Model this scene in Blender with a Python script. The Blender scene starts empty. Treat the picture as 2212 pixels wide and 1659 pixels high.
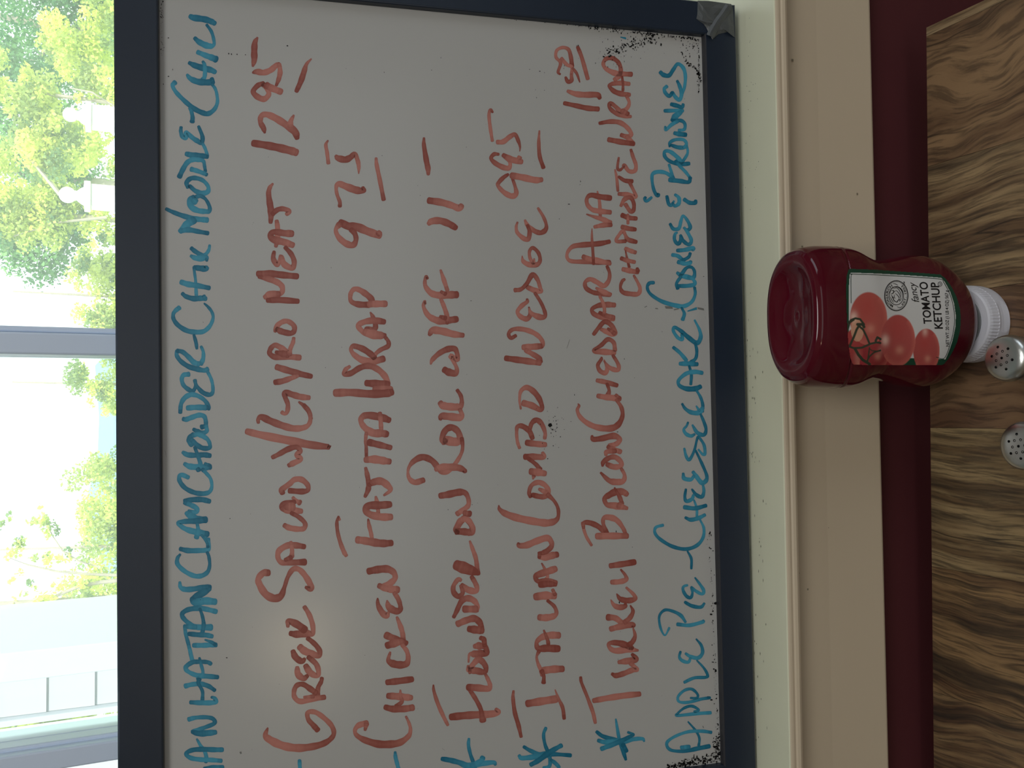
import bpy, math, random
import numpy as np
from mathutils import Vector, Matrix
random.seed(7); rng = np.random.default_rng(7)
S = bpy.context.scene
COL = S.collection

# ---------------------------------------------------------------- camera
F, CX, CY = 1900.0, 1106.0, 829.5
Xc = np.array([-.0107, -1, .0334]); Xc /= np.linalg.norm(Xc)
Yc = np.array([-886., 0, 1900.]); Yc -= Xc*Yc.dot(Xc); Yc /= np.linalg.norm(Yc)
Zc = np.cross(Xc, Yc)
CAM = np.array([0, 0, 1.329])
R = np.array([Xc, Yc, Zc])            # camera axes (right, down, forward) -> world
cd = bpy.data.cameras.new('camera'); cam = bpy.data.objects.new('camera', cd); COL.objects.link(cam)
M = Matrix.Identity(4)
for i in range(3):
    M[i][0] = R[i][0]; M[i][1] = -R[i][1]; M[i][2] = -R[i][2]; M[i][3] = CAM[i]
cam.matrix_world = M
cd.sensor_width = 36; cd.lens = F/2212*36; cd.clip_start = .01; cd.clip_end = 1000
S.camera = cam

def ray(x, y):
    return R @ np.array([(x-CX)/F, (y-CY)/F, 1.])
def at(x, y, P, n):                   # point of the plane (P, n) seen at a pixel of the photograph
    d = ray(x, y); n = np.array(n, float)
    return CAM + d*((np.array(P)-CAM) @ n/(d @ n))
def pl(x, y, Y): return at(x, y, (0, Y, 0), (0, 1, 0))
def hz(x, y, Z): return at(x, y, (0, 0, Z), (0, 0, 1))

# ---------------------------------------------------------------- world, sun, lights, exposure
W = bpy.data.worlds.new('world'); S.world = W; W.use_nodes = True
wb = W.node_tree.nodes['Background']; wb.inputs[0].default_value = (.86, .94, 1, 1); wb.inputs[1].default_value = 2.5
S.view_settings.view_transform = 'Standard'; S.view_settings.look = 'None'
S.view_settings.exposure = 0; S.view_settings.gamma = 1; S.view_settings.use_curve_mapping = False

def light(name, kind, loc, target, energy, color, **k):
    l = bpy.data.lights.new(name, kind); o = bpy.data.objects.new(name, l); COL.objects.link(o)
    l.energy = energy; l.color = color
    for a, b in k.items(): setattr(l, a, b)
    o.location = loc
    o.rotation_euler = (Vector(target)-Vector(loc)).to_track_quat('-Z', 'Y').to_euler()
    return o
light('sun', 'SUN', (0, -5, 12), (-3.2, 7, -1.0), 4.8, (1, .96, .84), angle=.01)
light('right_window_daylight', 'AREA', (2.35, -.9, 1.75), (0, .45, 1.0), 12, (.80, .90, 1), shape='RECTANGLE', size=1.5, size_y=1.3)
light('rear_fill', 'AREA', (.4, -3.3, 1.9), (0, .5, 1.0), 9.5, (.95, .98, 1), shape='RECTANGLE', size=2.6, size_y=1.4)  # added room fill from behind the camera, no window modelled there
light('overhead_fill', 'AREA', (.1, -.7, 2.62), (.1, -.55, 0), 14.5, (.97, .98, .97), shape='DISK', size=.9)  # added unseen overhead fill, brightens the sill and table top
light('pendant_lamp', 'POINT', (-.87, -2.3, 1.71), (0, 0, 0), 5.5, (1, .82, .55), shadow_soft_size=.07)

# ---------------------------------------------------------------- helpers
def tag(o, label=None, cat=None, group=None, kind=None):
    if label: o['label'] = label
    if cat: o['category'] = cat
    if group: o['group'] = group
    if kind: o['kind'] = kind
    return o
def empty(name, loc=(0, 0, 0), **k):
    o = bpy.data.objects.new(name, None); COL.objects.link(o); o.location = loc; o.empty_display_size = .02
    return tag(o, **k)
def mesh(name, V, Fc, mat, parent=None, smooth=False, bevel=0, **k):
    me = bpy.data.meshes.new(name); me.from_pydata([tuple(map(float, v)) for v in V], [], [tuple(f) for f in Fc]); me.validate(); me.update()
    o = bpy.data.objects.new(name, me); COL.objects.link(o)
    if mat: me.materials.append(mat)
    if smooth: me.polygons.foreach_set('use_smooth', [True]*len(me.polygons))
    if parent is not None:
        o.parent = parent; q = Vector((0, 0, 0)); p_ = parent
        while p_ is not None: q += p_.location; p_ = p_.parent
        o.location = -q
    if bevel:
        b = o.modifiers.new('bevel', 'BEVEL'); b.width = bevel; b.segments = 2; b.limit_method = 'ANGLE'
    return tag(o, **k)
class MB:
    def __init__(s): s.V = []; s.F = []
    def add(s, V, Fc):
        n = len(s.V); s.V += [tuple(v) for v in V]; s.F += [tuple(i+n for i in f) for f in Fc]; return s
    def box(s, a, b):
        (x0, y0, z0), (x1, y1, z1) = a, b
        return s.hexa([(x0,y0,z0),(x1,y0,z0),(x1,y1,z0),(x0,y1,z0)], [(x0,y0,z1),(x1,y0,z1),(x1,y1,z1),(x0,y1,z1)])
    def hexa(s, lo, hi):
        return s.add(list(lo)+list(hi), [(3,2,1,0),(4,5,6,7),(0,1,5,4),(1,2,6,5),(2,3,7,6),(3,0,4,7)])
    def tube(s, P, r, n=8, cap=True):
        P = [Vector(p) for p in P]; rs = r if isinstance(r, (list, tuple)) else [r]*len(P)
        base = len(s.V)
        for i, p in enumerate(P):
            t = (P[min(i+1, len(P)-1)]-P[max(i-1, 0)]).normalized()
            a = t.cross(Vector((0, 0, 1))) if abs(t.z) < .9 else t.cross(Vector((1, 0, 0)))
            a.normalize(); b = t.cross(a)
            for k in range(n):
                th = 2*math.pi*k/n; s.V.append(tuple(p+rs[i]*(math.cos(th)*a+math.sin(th)*b)))
        for i in range(len(P)-1):
            for k in range(n):
                q = base+i*n; s.F.append((q+k, q+(k+1) % n, q+n+(k+1) % n, q+n+k))
        if cap:
            s.F.append(tuple(range(base, base+n))[::-1]); s.F.append(tuple(range(base+(len(P)-1)*n, base+len(P)*n)))
        return s
    def lathe(s, prof, c, n=48, rot=0):
        base = len(s.V)
        for r, z in prof:
            for k in range(n):
                th = 2*math.pi*k/n+rot; s.V.append((c[0]+r*math.cos(th), c[1]+r*math.sin(th), c[2]+z))
        for i in range(len(prof)-1):
            for k in range(n):
                q = base+i*n; s.F.append((q+k, q+(k+1) % n, q+n+(k+1) % n, q+n+k))
        s.F.append(tuple(range(base, base+n))[::-1]); s.F.append(tuple(range(base+(len(prof)-1)*n, base+len(prof)*n)))
        return s
    def ball(s, c, r, n=12):
        return s.lathe([(max(r*math.sin(math.pi*i/n), 1e-5), -r*math.cos(math.pi*i/n)) for i in range(n+1)], c, n*2)
    def build(s, name, mat, parent=None, **k): return mesh(name, s.V, s.F, mat, parent, **k)

def lin(c): return tuple(((v/255+.055)/1.055)**2.4 if v > 10 else v/255/12.92 for v in c)+(1,)
def mat(name, col, rough=.5, spec=.5, metal=0, coat=0, noise=0, nscale=8, bump=0, bscale=60, **k):
    m = bpy.data.materials.new(name); m.use_nodes = True; nt = m.node_tree; b = nt.nodes['Principled BSDF']
    c = lin(col) if max(col) > 1 else tuple(col)+(1,)
    b.inputs['Base Color'].default_value = c; b.inputs['Roughness'].default_value = rough
    b.inputs['Specular IOR Level'].default_value = spec; b.inputs['Metallic'].default_value = metal
    b.inputs['Coat Weight'].default_value = coat; b.inputs['Coat Roughness'].default_value = .06
    tc = nt.nodes.new('ShaderNodeTexCoord')
    if noise:
        n = nt.nodes.new('ShaderNodeTexNoise'); n.inputs['Scale'].default_value = nscale; n.inputs['Detail'].default_value = 6
        nt.links.new(tc.outputs['Object'], n.inputs['Vector'])
        mx = nt.nodes.new('ShaderNodeMix'); mx.data_type = 'RGBA'
        mx.inputs[6].default_value = tuple(v*(1-noise) for v in c[:3])+(1,); mx.inputs[7].default_value = tuple(min(1, v*(1+noise)) for v in c[:3])+(1,)
        nt.links.new(n.outputs['Fac'], mx.inputs[0]); nt.links.new(mx.outputs[2], b.inputs['Base Color'])
    if bump:
        n = nt.nodes.new('ShaderNodeTexNoise'); n.inputs['Scale'].default_value = bscale; n.inputs['Detail'].default_value = 4
        mp = nt.nodes.new('ShaderNodeMapping'); mp.inputs['Scale'].default_value = k.get('bstretch', (1, 1, 1))
        nt.links.new(tc.outputs['Object'], mp.inputs[0]); nt.links.new(mp.outputs[0], n.inputs['Vector'])
        bp = nt.nodes.new('ShaderNodeBump'); bp.inputs['Strength'].default_value = bump; bp.inputs['Distance'].default_value = .001
        nt.links.new(n.outputs['Fac'], bp.inputs['Height']); nt.links.new(bp.outputs[0], b.inputs['Normal'])
    return m
def vcol_mat(name, attr, rough=.5, spec=.5, coat=0, sheen=None):
    m = mat(name, (128, 128, 128), rough, spec, coat=coat); nt = m.node_tree
    a = nt.nodes.new('ShaderNodeAttribute'); a.attribute_name = attr
    nt.links.new(a.outputs['Color'], nt.nodes['Principled BSDF'].inputs['Base Color']); return m
# ---------------------------------------------------------------- materials
M_sill = mat('cream_gloss_paint', (222, 222, 196), .32, .5, noise=.03, nscale=20, bump=.25, bscale=40, bstretch=(.2, 3, 3))
M_trim = mat('beige_trim_paint', (200, 184, 160), .38, .5, noise=.03, nscale=8, bump=.2, bscale=30, bstretch=(.2, 2, 2))
M_wall = mat('dark_red_wall_paint', (82, 38, 42), .55, .3, noise=.05, nscale=30, bump=.15, bscale=200)
M_room = mat('pale_room_paint', (205, 198, 184), .8, .2)
M_floor = mat('brown_floor', (110, 88, 66), .5, .3, noise=.2, nscale=3)
M_vinyl = mat('grey_vinyl_window_frame', (214, 228, 248), .4, .4)
M_board = mat('whiteboard_enamel', (175, 174, 171), .2, .5, noise=.015, nscale=4)
M_frame = mat('black_wooden_frame', (28, 39, 54), .34, .5, noise=.15, nscale=14, bump=.15, bscale=90)  # base colour lifted towards blue to imitate veiling flare on the black frame
M_lip = mat('dark_grey_frame_lip', (50, 50, 54), .5, .35)
M_tape = mat('grey_cloth_tape', (72, 75, 76), .42, .5, noise=.25, nscale=60, bump=.5, bscale=160)
M_speck = mat('old_black_ink', (14, 13, 14), .6, .2)
M_smudge = mat('grey_ink_smudge', (112, 112, 108), .5, .3)
M_ketchup = mat('ketchup_red_plastic', (.078, .004, .011), .09, .4, coat=.15)
M_cap = mat('white_plastic_cap', (206, 205, 212), .4, .45)
M_ink = mat('black_print', (22, 20, 22), .5, .3)
M_green = mat('green_print', (24, 58, 44), .45, .4)
M_chrome = mat('brushed_chrome', (206, 208, 204), .31, .5, metal=1, noise=.12, nscale=120, bump=.12, bscale=300)
M_hole = mat('dark_hole', (10, 10, 10), .8, .1)
M_salt = mat('white_salt', (225, 225, 222), .9, .1)
M_pepper = mat('ground_pepper', (62, 52, 44), .9, .1, noise=.6, nscale=900)
M_clap = mat('white_vinyl_siding', (196, 204, 214), .6, .3)
M_post = mat('white_painted_post', (246, 246, 246), .5, .3)
M_bark = mat('pale_grey_bark', (168, 160, 150), .85, .1, noise=.3, nscale=12)
M_grass = mat('lawn_green', (150, 180, 96), .9, .1, noise=.3, nscale=2)
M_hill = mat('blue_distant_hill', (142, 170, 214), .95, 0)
M_metal = mat('black_table_base', (26, 26, 28), .5, .4)
def glass_mat(name, veil):
    m = bpy.data.materials.new(name); m.use_nodes = True; nt = m.node_tree; nt.nodes.clear()
    out = nt.nodes.new('ShaderNodeOutputMaterial'); t = nt.nodes.new('ShaderNodeBsdfTransparent'); g = nt.nodes.new('ShaderNodeBsdfGlossy'); g.inputs['Roughness'].default_value = .02
    lw = nt.nodes.new('ShaderNodeFresnel'); lw.inputs[0].default_value = 1.45
    tl = nt.nodes.new('ShaderNodeBsdfTranslucent'); tl.inputs[0].default_value = (.95, .98, 1, 1)
    a = nt.nodes.new('ShaderNodeMixShader'); b = nt.nodes.new('ShaderNodeMixShader'); a.inputs[0].default_value = veil
    nt.links.new(t.outputs[0], a.inputs[1]); nt.links.new(tl.outputs[0], a.inputs[2])
    nt.links.new(lw.outputs[0], b.inputs[0]); nt.links.new(a.outputs[0], b.inputs[1]); nt.links.new(g.outputs[0], b.inputs[2]); nt.links.new(b.outputs[0], out.inputs[0])
    return m
M_pane = glass_mat('flare_veil_glass', .13)  # milky translucent share in the pane imitates the veil of flare
M_glass = bpy.data.materials.new('shaker_glass'); M_glass.use_nodes = True
_b = M_glass.node_tree.nodes['Principled BSDF']; _b.inputs['Transmission Weight'].default_value = 1; _b.inputs['Roughness'].default_value = .03; _b.inputs['IOR'].default_value = 1.45
def leaf_mat(name, c1, c2, scale=1.2):
    m = bpy.data.materials.new(name); m.use_nodes = True; nt = m.node_tree; nt.nodes.clear()
    out = nt.nodes.new('ShaderNodeOutputMaterial'); d = nt.nodes.new('ShaderNodeBsdfDiffuse'); t = nt.nodes.new('ShaderNodeBsdfTranslucent'); x = nt.nodes.new('ShaderNodeMixShader'); x.inputs[0].default_value = .45
    a = nt.nodes.new('ShaderNodeAttribute'); a.attribute_name = 'tint'
    mx = nt.nodes.new('ShaderNodeMix'); mx.data_type = 'RGBA'; mx.inputs[6].default_value = lin(c1); mx.inputs[7].default_value = lin(c2)
    nt.links.new(a.outputs['Fac'], mx.inputs[0])
    for n in (d, t): nt.links.new(mx.outputs[2], n.inputs[0])
    nt.links.new(d.outputs[0], x.inputs[1]); nt.links.new(t.outputs[0], x.inputs[2]); nt.links.new(x.outputs[0], out.inputs[0]); return m
M_leaf = leaf_mat('spring_leaves', (96, 140, 104), (232, 240, 132))
M_leafd = leaf_mat('green_leaves', (62, 118, 84), (150, 200, 130))
def wood_mat(name, light_, dark, streak, seed, wob=1., freq=1., k=.5):
    m = mat(name, light_, .42, .4); nt = m.node_tree; b = nt.nodes['Principled BSDF']; L = nt.links.new
    tc = nt.nodes.new('ShaderNodeTexCoord'); mp = nt.nodes.new('ShaderNodeMapping'); mp.inputs['Location'].default_value = (seed*3.1, seed*1.7, seed)
    L(tc.outputs['Object'], mp.inputs[0])
    w = nt.nodes.new('ShaderNodeTexNoise'); w.inputs['Scale'].default_value = 9; w.inputs['Detail'].default_value = 2; L(mp.outputs[0], w.inputs['Vector'])
    sub = nt.nodes.new('ShaderNodeVectorMath'); sub.operation = 'MULTIPLY_ADD'; sub.inputs[1].default_value = (.045*wob, 0, 0); L(w.outputs['Color'], sub.inputs[0]); L(mp.outputs[0], sub.inputs[2])
    def grain(sc, detail, lo, hi):
        mm = nt.nodes.new('ShaderNodeMapping'); mm.inputs['Scale'].default_value = (sc*freq, sc*.075, 1); L(sub.outputs[0], mm.inputs[0])
        n = nt.nodes.new('ShaderNodeTexNoise'); n.inputs['Scale'].default_value = 1; n.inputs['Detail'].default_value = detail; n.inputs['Roughness'].default_value = .6; L(mm.outputs[0], n.inputs['Vector'])
        r = nt.nodes.new('ShaderNodeMapRange'); r.inputs[1].default_value = lo; r.inputs[2].default_value = hi; L(n.outputs['Fac'], r.inputs[0]); return r.outputs[0]
    a = grain(75, 9, .40, .60); c = grain(30, 6, .53, .62); fpx = grain(430, 6, .47, .60)
    def veins(sc, wd):
        mm = nt.nodes.new('ShaderNodeMapping'); mm.inputs['Scale'].default_value = (sc*freq, sc*.055, 1); mm.inputs['Location'].default_value = (seed*5.3, 0, 0); L(sub.outputs[0], mm.inputs[0])
        n = nt.nodes.new('ShaderNodeTexNoise'); n.inputs['Scale'].default_value = 1; n.inputs['Detail'].default_value = 3; L(mm.outputs[0], n.inputs['Vector'])
        s1 = nt.nodes.new('ShaderNodeMath'); s1.operation = 'MULTIPLY'; s1.inputs[1].default_value = 9; L(n.outputs['Fac'], s1.inputs[0])
        s2 = nt.nodes.new('ShaderNodeMath'); s2.operation = 'PINGPONG'; s2.inputs[1].default_value = .5; L(s1.outputs[0], s2.inputs[0])
        r = nt.nodes.new('ShaderNodeMapRange'); r.inputs[1].default_value = wd; r.inputs[2].default_value = 0; L(s2.outputs[0], r.inputs[0])
        w2 = grain(34, 2, .42, .6); mu = nt.nodes.new('ShaderNodeMath'); mu.operation = 'MULTIPLY'; L(r.outputs[0], mu.inputs[0]); L(w2, mu.inputs[1]); return mu.outputs[0]
    vn = veins(30, .10)
    def mix(f, A, B, fac=1):
        mx = nt.nodes.new('ShaderNodeMix'); mx.data_type = 'RGBA'
        if fac != 1:
            mu = nt.nodes.new('ShaderNodeMath'); mu.operation = 'MULTIPLY'; mu.inputs[1].default_value = fac; L(f, mu.inputs[0]); f = mu.outputs[0]
        L(f, mx.inputs[0])
        for s_, v in ((6, A), (7, B)):
            if isinstance(v, tuple): mx.inputs[s_].default_value = v
            else: L(v, mx.inputs[s_])
        return mx.outputs[2]
    c1 = mix(a, lin(light_), lin(dark)); c2 = mix(c, c1, lin(streak), k); c25 = mix(vn, c2, lin(tuple(int(v*.8) for v in streak)), .85); c3 = mix(fpx, c25, lin(streak), .55)
    L(c3, b.inputs['Base Color'])
    bp = nt.nodes.new('ShaderNodeBump'); bp.inputs['Strength'].default_value = .12; bp.inputs['Distance'].default_value = .0004; L(fpx, bp.inputs['Height']); L(bp.outputs[0], b.inputs['Normal'])
    return m

# ---------------------------------------------------------------- room shell
WX0, WX1, WZ0, WZ1 = -1.05, 1.0, .885, 2.15          # window opening
YI, YO = .500, .680
def struct(mb, name, m, **k): return mb.build(name, m, kind='structure', **k)
w = MB(); w.box((-3, YI, 0), (3, YO, WZ0)); w.box((-3, YI, WZ1), (3, YO, 2.75)); w.box((-3, YI, WZ0), (WX0, YO, WZ1)); w.box((WX1, YI, WZ0), (3, YO, WZ1))
struct(w, 'wall_front', M_wall)
struct(MB().box((-3, -4, -.1), (3, YO, 0)), 'floor', M_floor)
struct(MB().box((-3, -4, 2.75), (3, YO, 2.9)), 'ceiling', M_room)
struct(MB().box((-3.1, -4, 0), (-3, YO, 2.75)), 'wall_left', M_room)
struct(MB().box((3, -4, 0), (3.1, YO, 2.75)), 'wall_right', M_room)
struct(MB().box((-3, -4.1, 0), (3, -4, 2.75)), 'wall_back', M_room)
# sill board and its beige nosing, apron under it
sill = MB().box((WX0-.05, .4745, .889), (WX1+.05, .607, .9)).build('trim_1', M_sill, kind='structure', bevel=.0012)
def extrude_x(prof, x0, x1):
    n = len(prof); V = [(x0, y, z) for y, z in prof]+[(x1, y, z) for y, z in prof]
    Fc = [(i, (i+1) % n, n+(i+1) % n, n+i) for i in range(n)]; Fc += [tuple(range(n))[::-1], tuple(range(n, 2*n))]
    return V, Fc
V, Fc = extrude_x([(.4748, .8995), (.4738, .8990), (.4734, .8975), (.4736, .8955), (.4728, .8945), (.4722, .8925), (.4728, .8905), (.4745, .8893), (.4835, .8893), (.4845, .888), (.4855, .870), (.4862, .85), (.4856, .828), (.4848, .810), (.4842, .7985), (.4848, .7968), (.4998, .7968), (.4998, .889), (.4748, .889)], WX0-.05, WX1+.05)
apron = mesh('trim_2', V, Fc, M_trim, kind='structure')
# small chips and nicks in the paint
chips = MB()
for (x, y, r, Y) in ((1712, 130, 3.5, .4852), (1852, 419, 3, .4852), (1733, 533, 3, .4848), (1745, 1273, 2.5, .486), (1790, 1140, 1.2, .486), (1727, 1238, 1, .485)):
    c = pl(x, y, Y-.0006); q = r*.00028
    chips.add([(c[0]+q*math.cos(a)*(1.6 if i % 2 else .8), c[1], c[2]+q*math.sin(a)) for i, a in enumerate(np.linspace(0, 6.283, 9)[:-1])], [tuple(range(8))[::-1]])
chips.build('paint_chip', mat('chipped_paint', (128, 118, 98), .6), apron, kind='stuff')
nick = MB()
for i in range(95):
    if i < 30: x, y = 1625+rng.normal()*10, 690+rng.random()*330
    elif i < 60: x, y = 1640+rng.normal()*10, 1060+rng.random()*560
    elif i < 80: x, y = 1618+rng.normal()*12, rng.random()*480
    else: x, y = 1606+.018*(i*9)+rng.normal()*1.5, rng.random()*1600
    c = hz(x, y, .9003); a = .0004+.0012*rng.random()*(i < 60); b = .00015+.00018*rng.random()
    nick.add([(c[0]-a, c[1], c[2]), (c[0], c[1]-b, c[2]), (c[0]+a, c[1], c[2]), (c[0], c[1]+b, c[2])], [(0, 1, 2, 3)])
nick.build('paint_nick', mat('bare_dark_nick', (70, 68, 52), .7), sill, kind='stuff')

# window: frame, stiles, panes
win = empty('window_1', (0, .63, .9)); win['kind'] = 'structure'
fr = MB(); fr.box((WX0, .60, .9), (WX1, .67, .935)); fr.box((WX0, .60, WZ1-.05), (WX1, .67, WZ1)); fr.box((WX0, .60, .9), (WX0+.05, .67, WZ1)); fr.box((WX1-.05, .60, .9), (WX1, .67, WZ1))
fr.build('window_frame', M_vinyl, win, bevel=.002)
def vx(y, x=125, Y=.612): return pl(x, y, Y)[0]
def stile(ya, yb, Y0, Y1, name='window_stile', x=125, m=M_vinyl):
    a, b = vx(yb, x, Y0), vx(ya, x, Y0)
    return MB().box((a, Y0, .935), (b, Y1, WZ1-.05)).build(name, m, win, bevel=.0012)
stile(706, 719, .618, .650); stile(719, 766, .612, .650)
stile(1568, 1582, .632, .655, x=250); stile(1582, 1599, .620, .655, x=250); stile(1599, 1643, .612, .655, x=250)
for a, b in ((WX0+.05, vx(1643, 250)), (vx(1570, 250), vx(766)), (vx(706), WX1-.05)):
    MB().box((a, .640, .935), (b, .643, WZ1-.05)).build('window_pane', M_pane, win)

# ---------------------------------------------------------------- whiteboard
TH, AL = math.radians(10.6), .009
U = np.array([0, math.sin(TH), math.cos(TH)]); NF = np.array([0, -math.cos(TH), math.sin(TH)])
EX = math.cos(AL)*np.array([1, 0, 0])+math.sin(AL)*U; ET = -math.sin(AL)*np.array([1, 0, 0])+math.cos(AL)*U
O = np.array([0, .5066, .9046])
DP = .0055
def bp(s, t, d=0): return O+EX*s+ET*t+NF*d
def onb(x, y, d=0): return at(x, y, O+NF*(-DP+d), NF)
bo = empty('whiteboard', tuple(bp(0, 0, -.01)), label='black-framed whiteboard menu handwritten in red and teal marker, leaning against window', cat='whiteboard')
SL, SR, TB, TT = -.2510, .2747, .0257, .3982     # inner edges
s0, s1, t0, t1 = SL-.0275, .2993, 0, .4240
MB().hexa([bp(s0+.01, t0+.01, -.016), bp(s1-.01, t0+.01, -.016), bp(s1-.01, t1-.01, -.016), bp(s0+.01, t1-.01, -.016)], [bp(s0+.01, t0+.01, -DP), bp(s1-.01, t0+.01, -DP), bp(s1-.01, t1-.01, -DP), bp(s0+.01, t1-.01, -DP)]).build('writing_surface', M_board, bo)
def bar(a, b, ia, ib, name):
    # a,b outer corners; ia,ib inner corners (s,t); lip = inner quarter sloping to the board
    V = []
    for (o_, i_) in ((a, ia), (b, ib)):
        o_ = np.array(o_, float); i_ = np.array(i_, float); L_ = o_+(i_-o_)*.955; L2 = o_+(i_-o_)*.05
        V += [bp(*o_, -.018), bp(*o_, -.0015), bp(*L2, 0), bp(*L_, 0), bp(*i_, -.018)]
    n = 5; Fc = [(i, (i+1) % n, n+(i+1) % n, n+i) for i in range(n)]+[(4, 3, 2, 1, 0), (5, 6, 7, 8, 9)]
    o = mesh(name, V, Fc, M_frame, bo)
    V = []
    for (o_, i_) in ((a, ia), (b, ib)):
        o_ = np.array(o_, float); i_ = np.array(i_, float); L_ = o_+(i_-o_)*.955
        V += [bp(*L_, -.0002), bp(*(L_+(i_-L_)*.5), -.0003), bp(*(L_+(i_-L_)*.9), -.0010), bp(*i_, -DP-.0002), bp(*i_, -.010), bp(*L_, -.010)]
    n = 6; Fc = [(i, (i+1) % n, n+(i+1) % n, n+i) for i in range(n)]+[(5, 4, 3, 2, 1, 0), (6, 7, 8, 9, 10, 11)]
    mesh('frame_lip', V, Fc, M_lip if a[1] == b[1] and a[1] < .1 else M_frame, o)
    return o
OC = [(s0, t0), (s1, t0), (s1, t1), (s0, t1)]; IC = [(SL, TB), (SR, TB), (SR, TT), (SL, TT)]
bars = [bar(OC[i], OC[(i+1) % 4], IC[i], IC[(i+1) % 4], 'frame_bar') for i in range(4)]
# grey tape wrapped round the lower right corner
tp = [(740,10),(900,14),(1100,40),(1240,60),(1262,120),(1270,200),(1285,400),(1290,560),(1240,520),(1180,480),(1110,495),(1050,510),(1000,550),(960,590),(925,530),(900,480),(870,415),(830,360),(770,320),(720,280),(735,200),(738,100)]
def catm(P, k=6):
    P = [np.array(p, float) for p in P]; Q = []
    for i in range(len(P)-1):
        p0 = P[i-1] if i else P[i]*2-P[i+1]; p1, p2 = P[i], P[i+1]; p3 = P[i+2] if i+2 < len(P) else P[i+1]*2-P[i]
        for j in range(k):
            t = j/k; Q.append(.5*((2*p1)+(p2-p0)*t+(2*p0-5*p1+4*p2-p3)*t*t+(3*p1-p0-3*p2+p3)*t**3))
    Q.append(P[-1]); return Q
c = np.mean(tp, axis=0); V = [at(1400+c[0]/6.91, c[1]/6.91, O+NF*.0016, NF)]; Fc = []; n = len(tp)
for k, f in enumerate((.35, .7, 1.0)):
    for i, q in enumerate(tp):
        q = c+(np.array(q)-c)*f; V.append(at(1400+q[0]/6.91, q[1]/6.91, O+NF*(.0012+.0008*rng.random() if f < 1 else .0003), NF))
for i in range(n): Fc.append((0, 1+(i+1) % n, 1+i))
for k in range(2):
    for i in range(n): Fc.append((1+k*n+i, 1+k*n+(i+1) % n, 1+(k+1)*n+(i+1) % n, 1+(k+1)*n+i))
tape = mesh('corner_tape', V, Fc, M_tape, bo, label='wrinkled grey tape over the frame corner')
def ribbon_tape(P, w, d):
    P = [np.array(p, float) for p in P]; V = []; Fc = []
    for i, p in enumerate(P):
        t = P[min(i+1, len(P)-1)]-P[max(i-1, 0)]; t /= np.linalg.norm(t); m = np.array([-t[1], t[0]])
        for s_, dd in ((-1, d-.0008), (-.3, d), (.3, d), (1, d-.0008)): q = p+m*w*s_; V.append(at(1400+q[0]/6.91, q[1]/6.91, O+NF*dd, NF))
    for i in range(len(P)-1):
        for j in range(3): Fc.append((i*4+j, i*4+j+1, i*4+5+j, i*4+4+j))
    return V, Fc
V, Fc = ribbon_tape([(1210, 90), (1130, 210), (1040, 330), (960, 470), (930, 540)], 62, .0026)
mesh('tape_fold', V, Fc, M_tape, tape)

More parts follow.
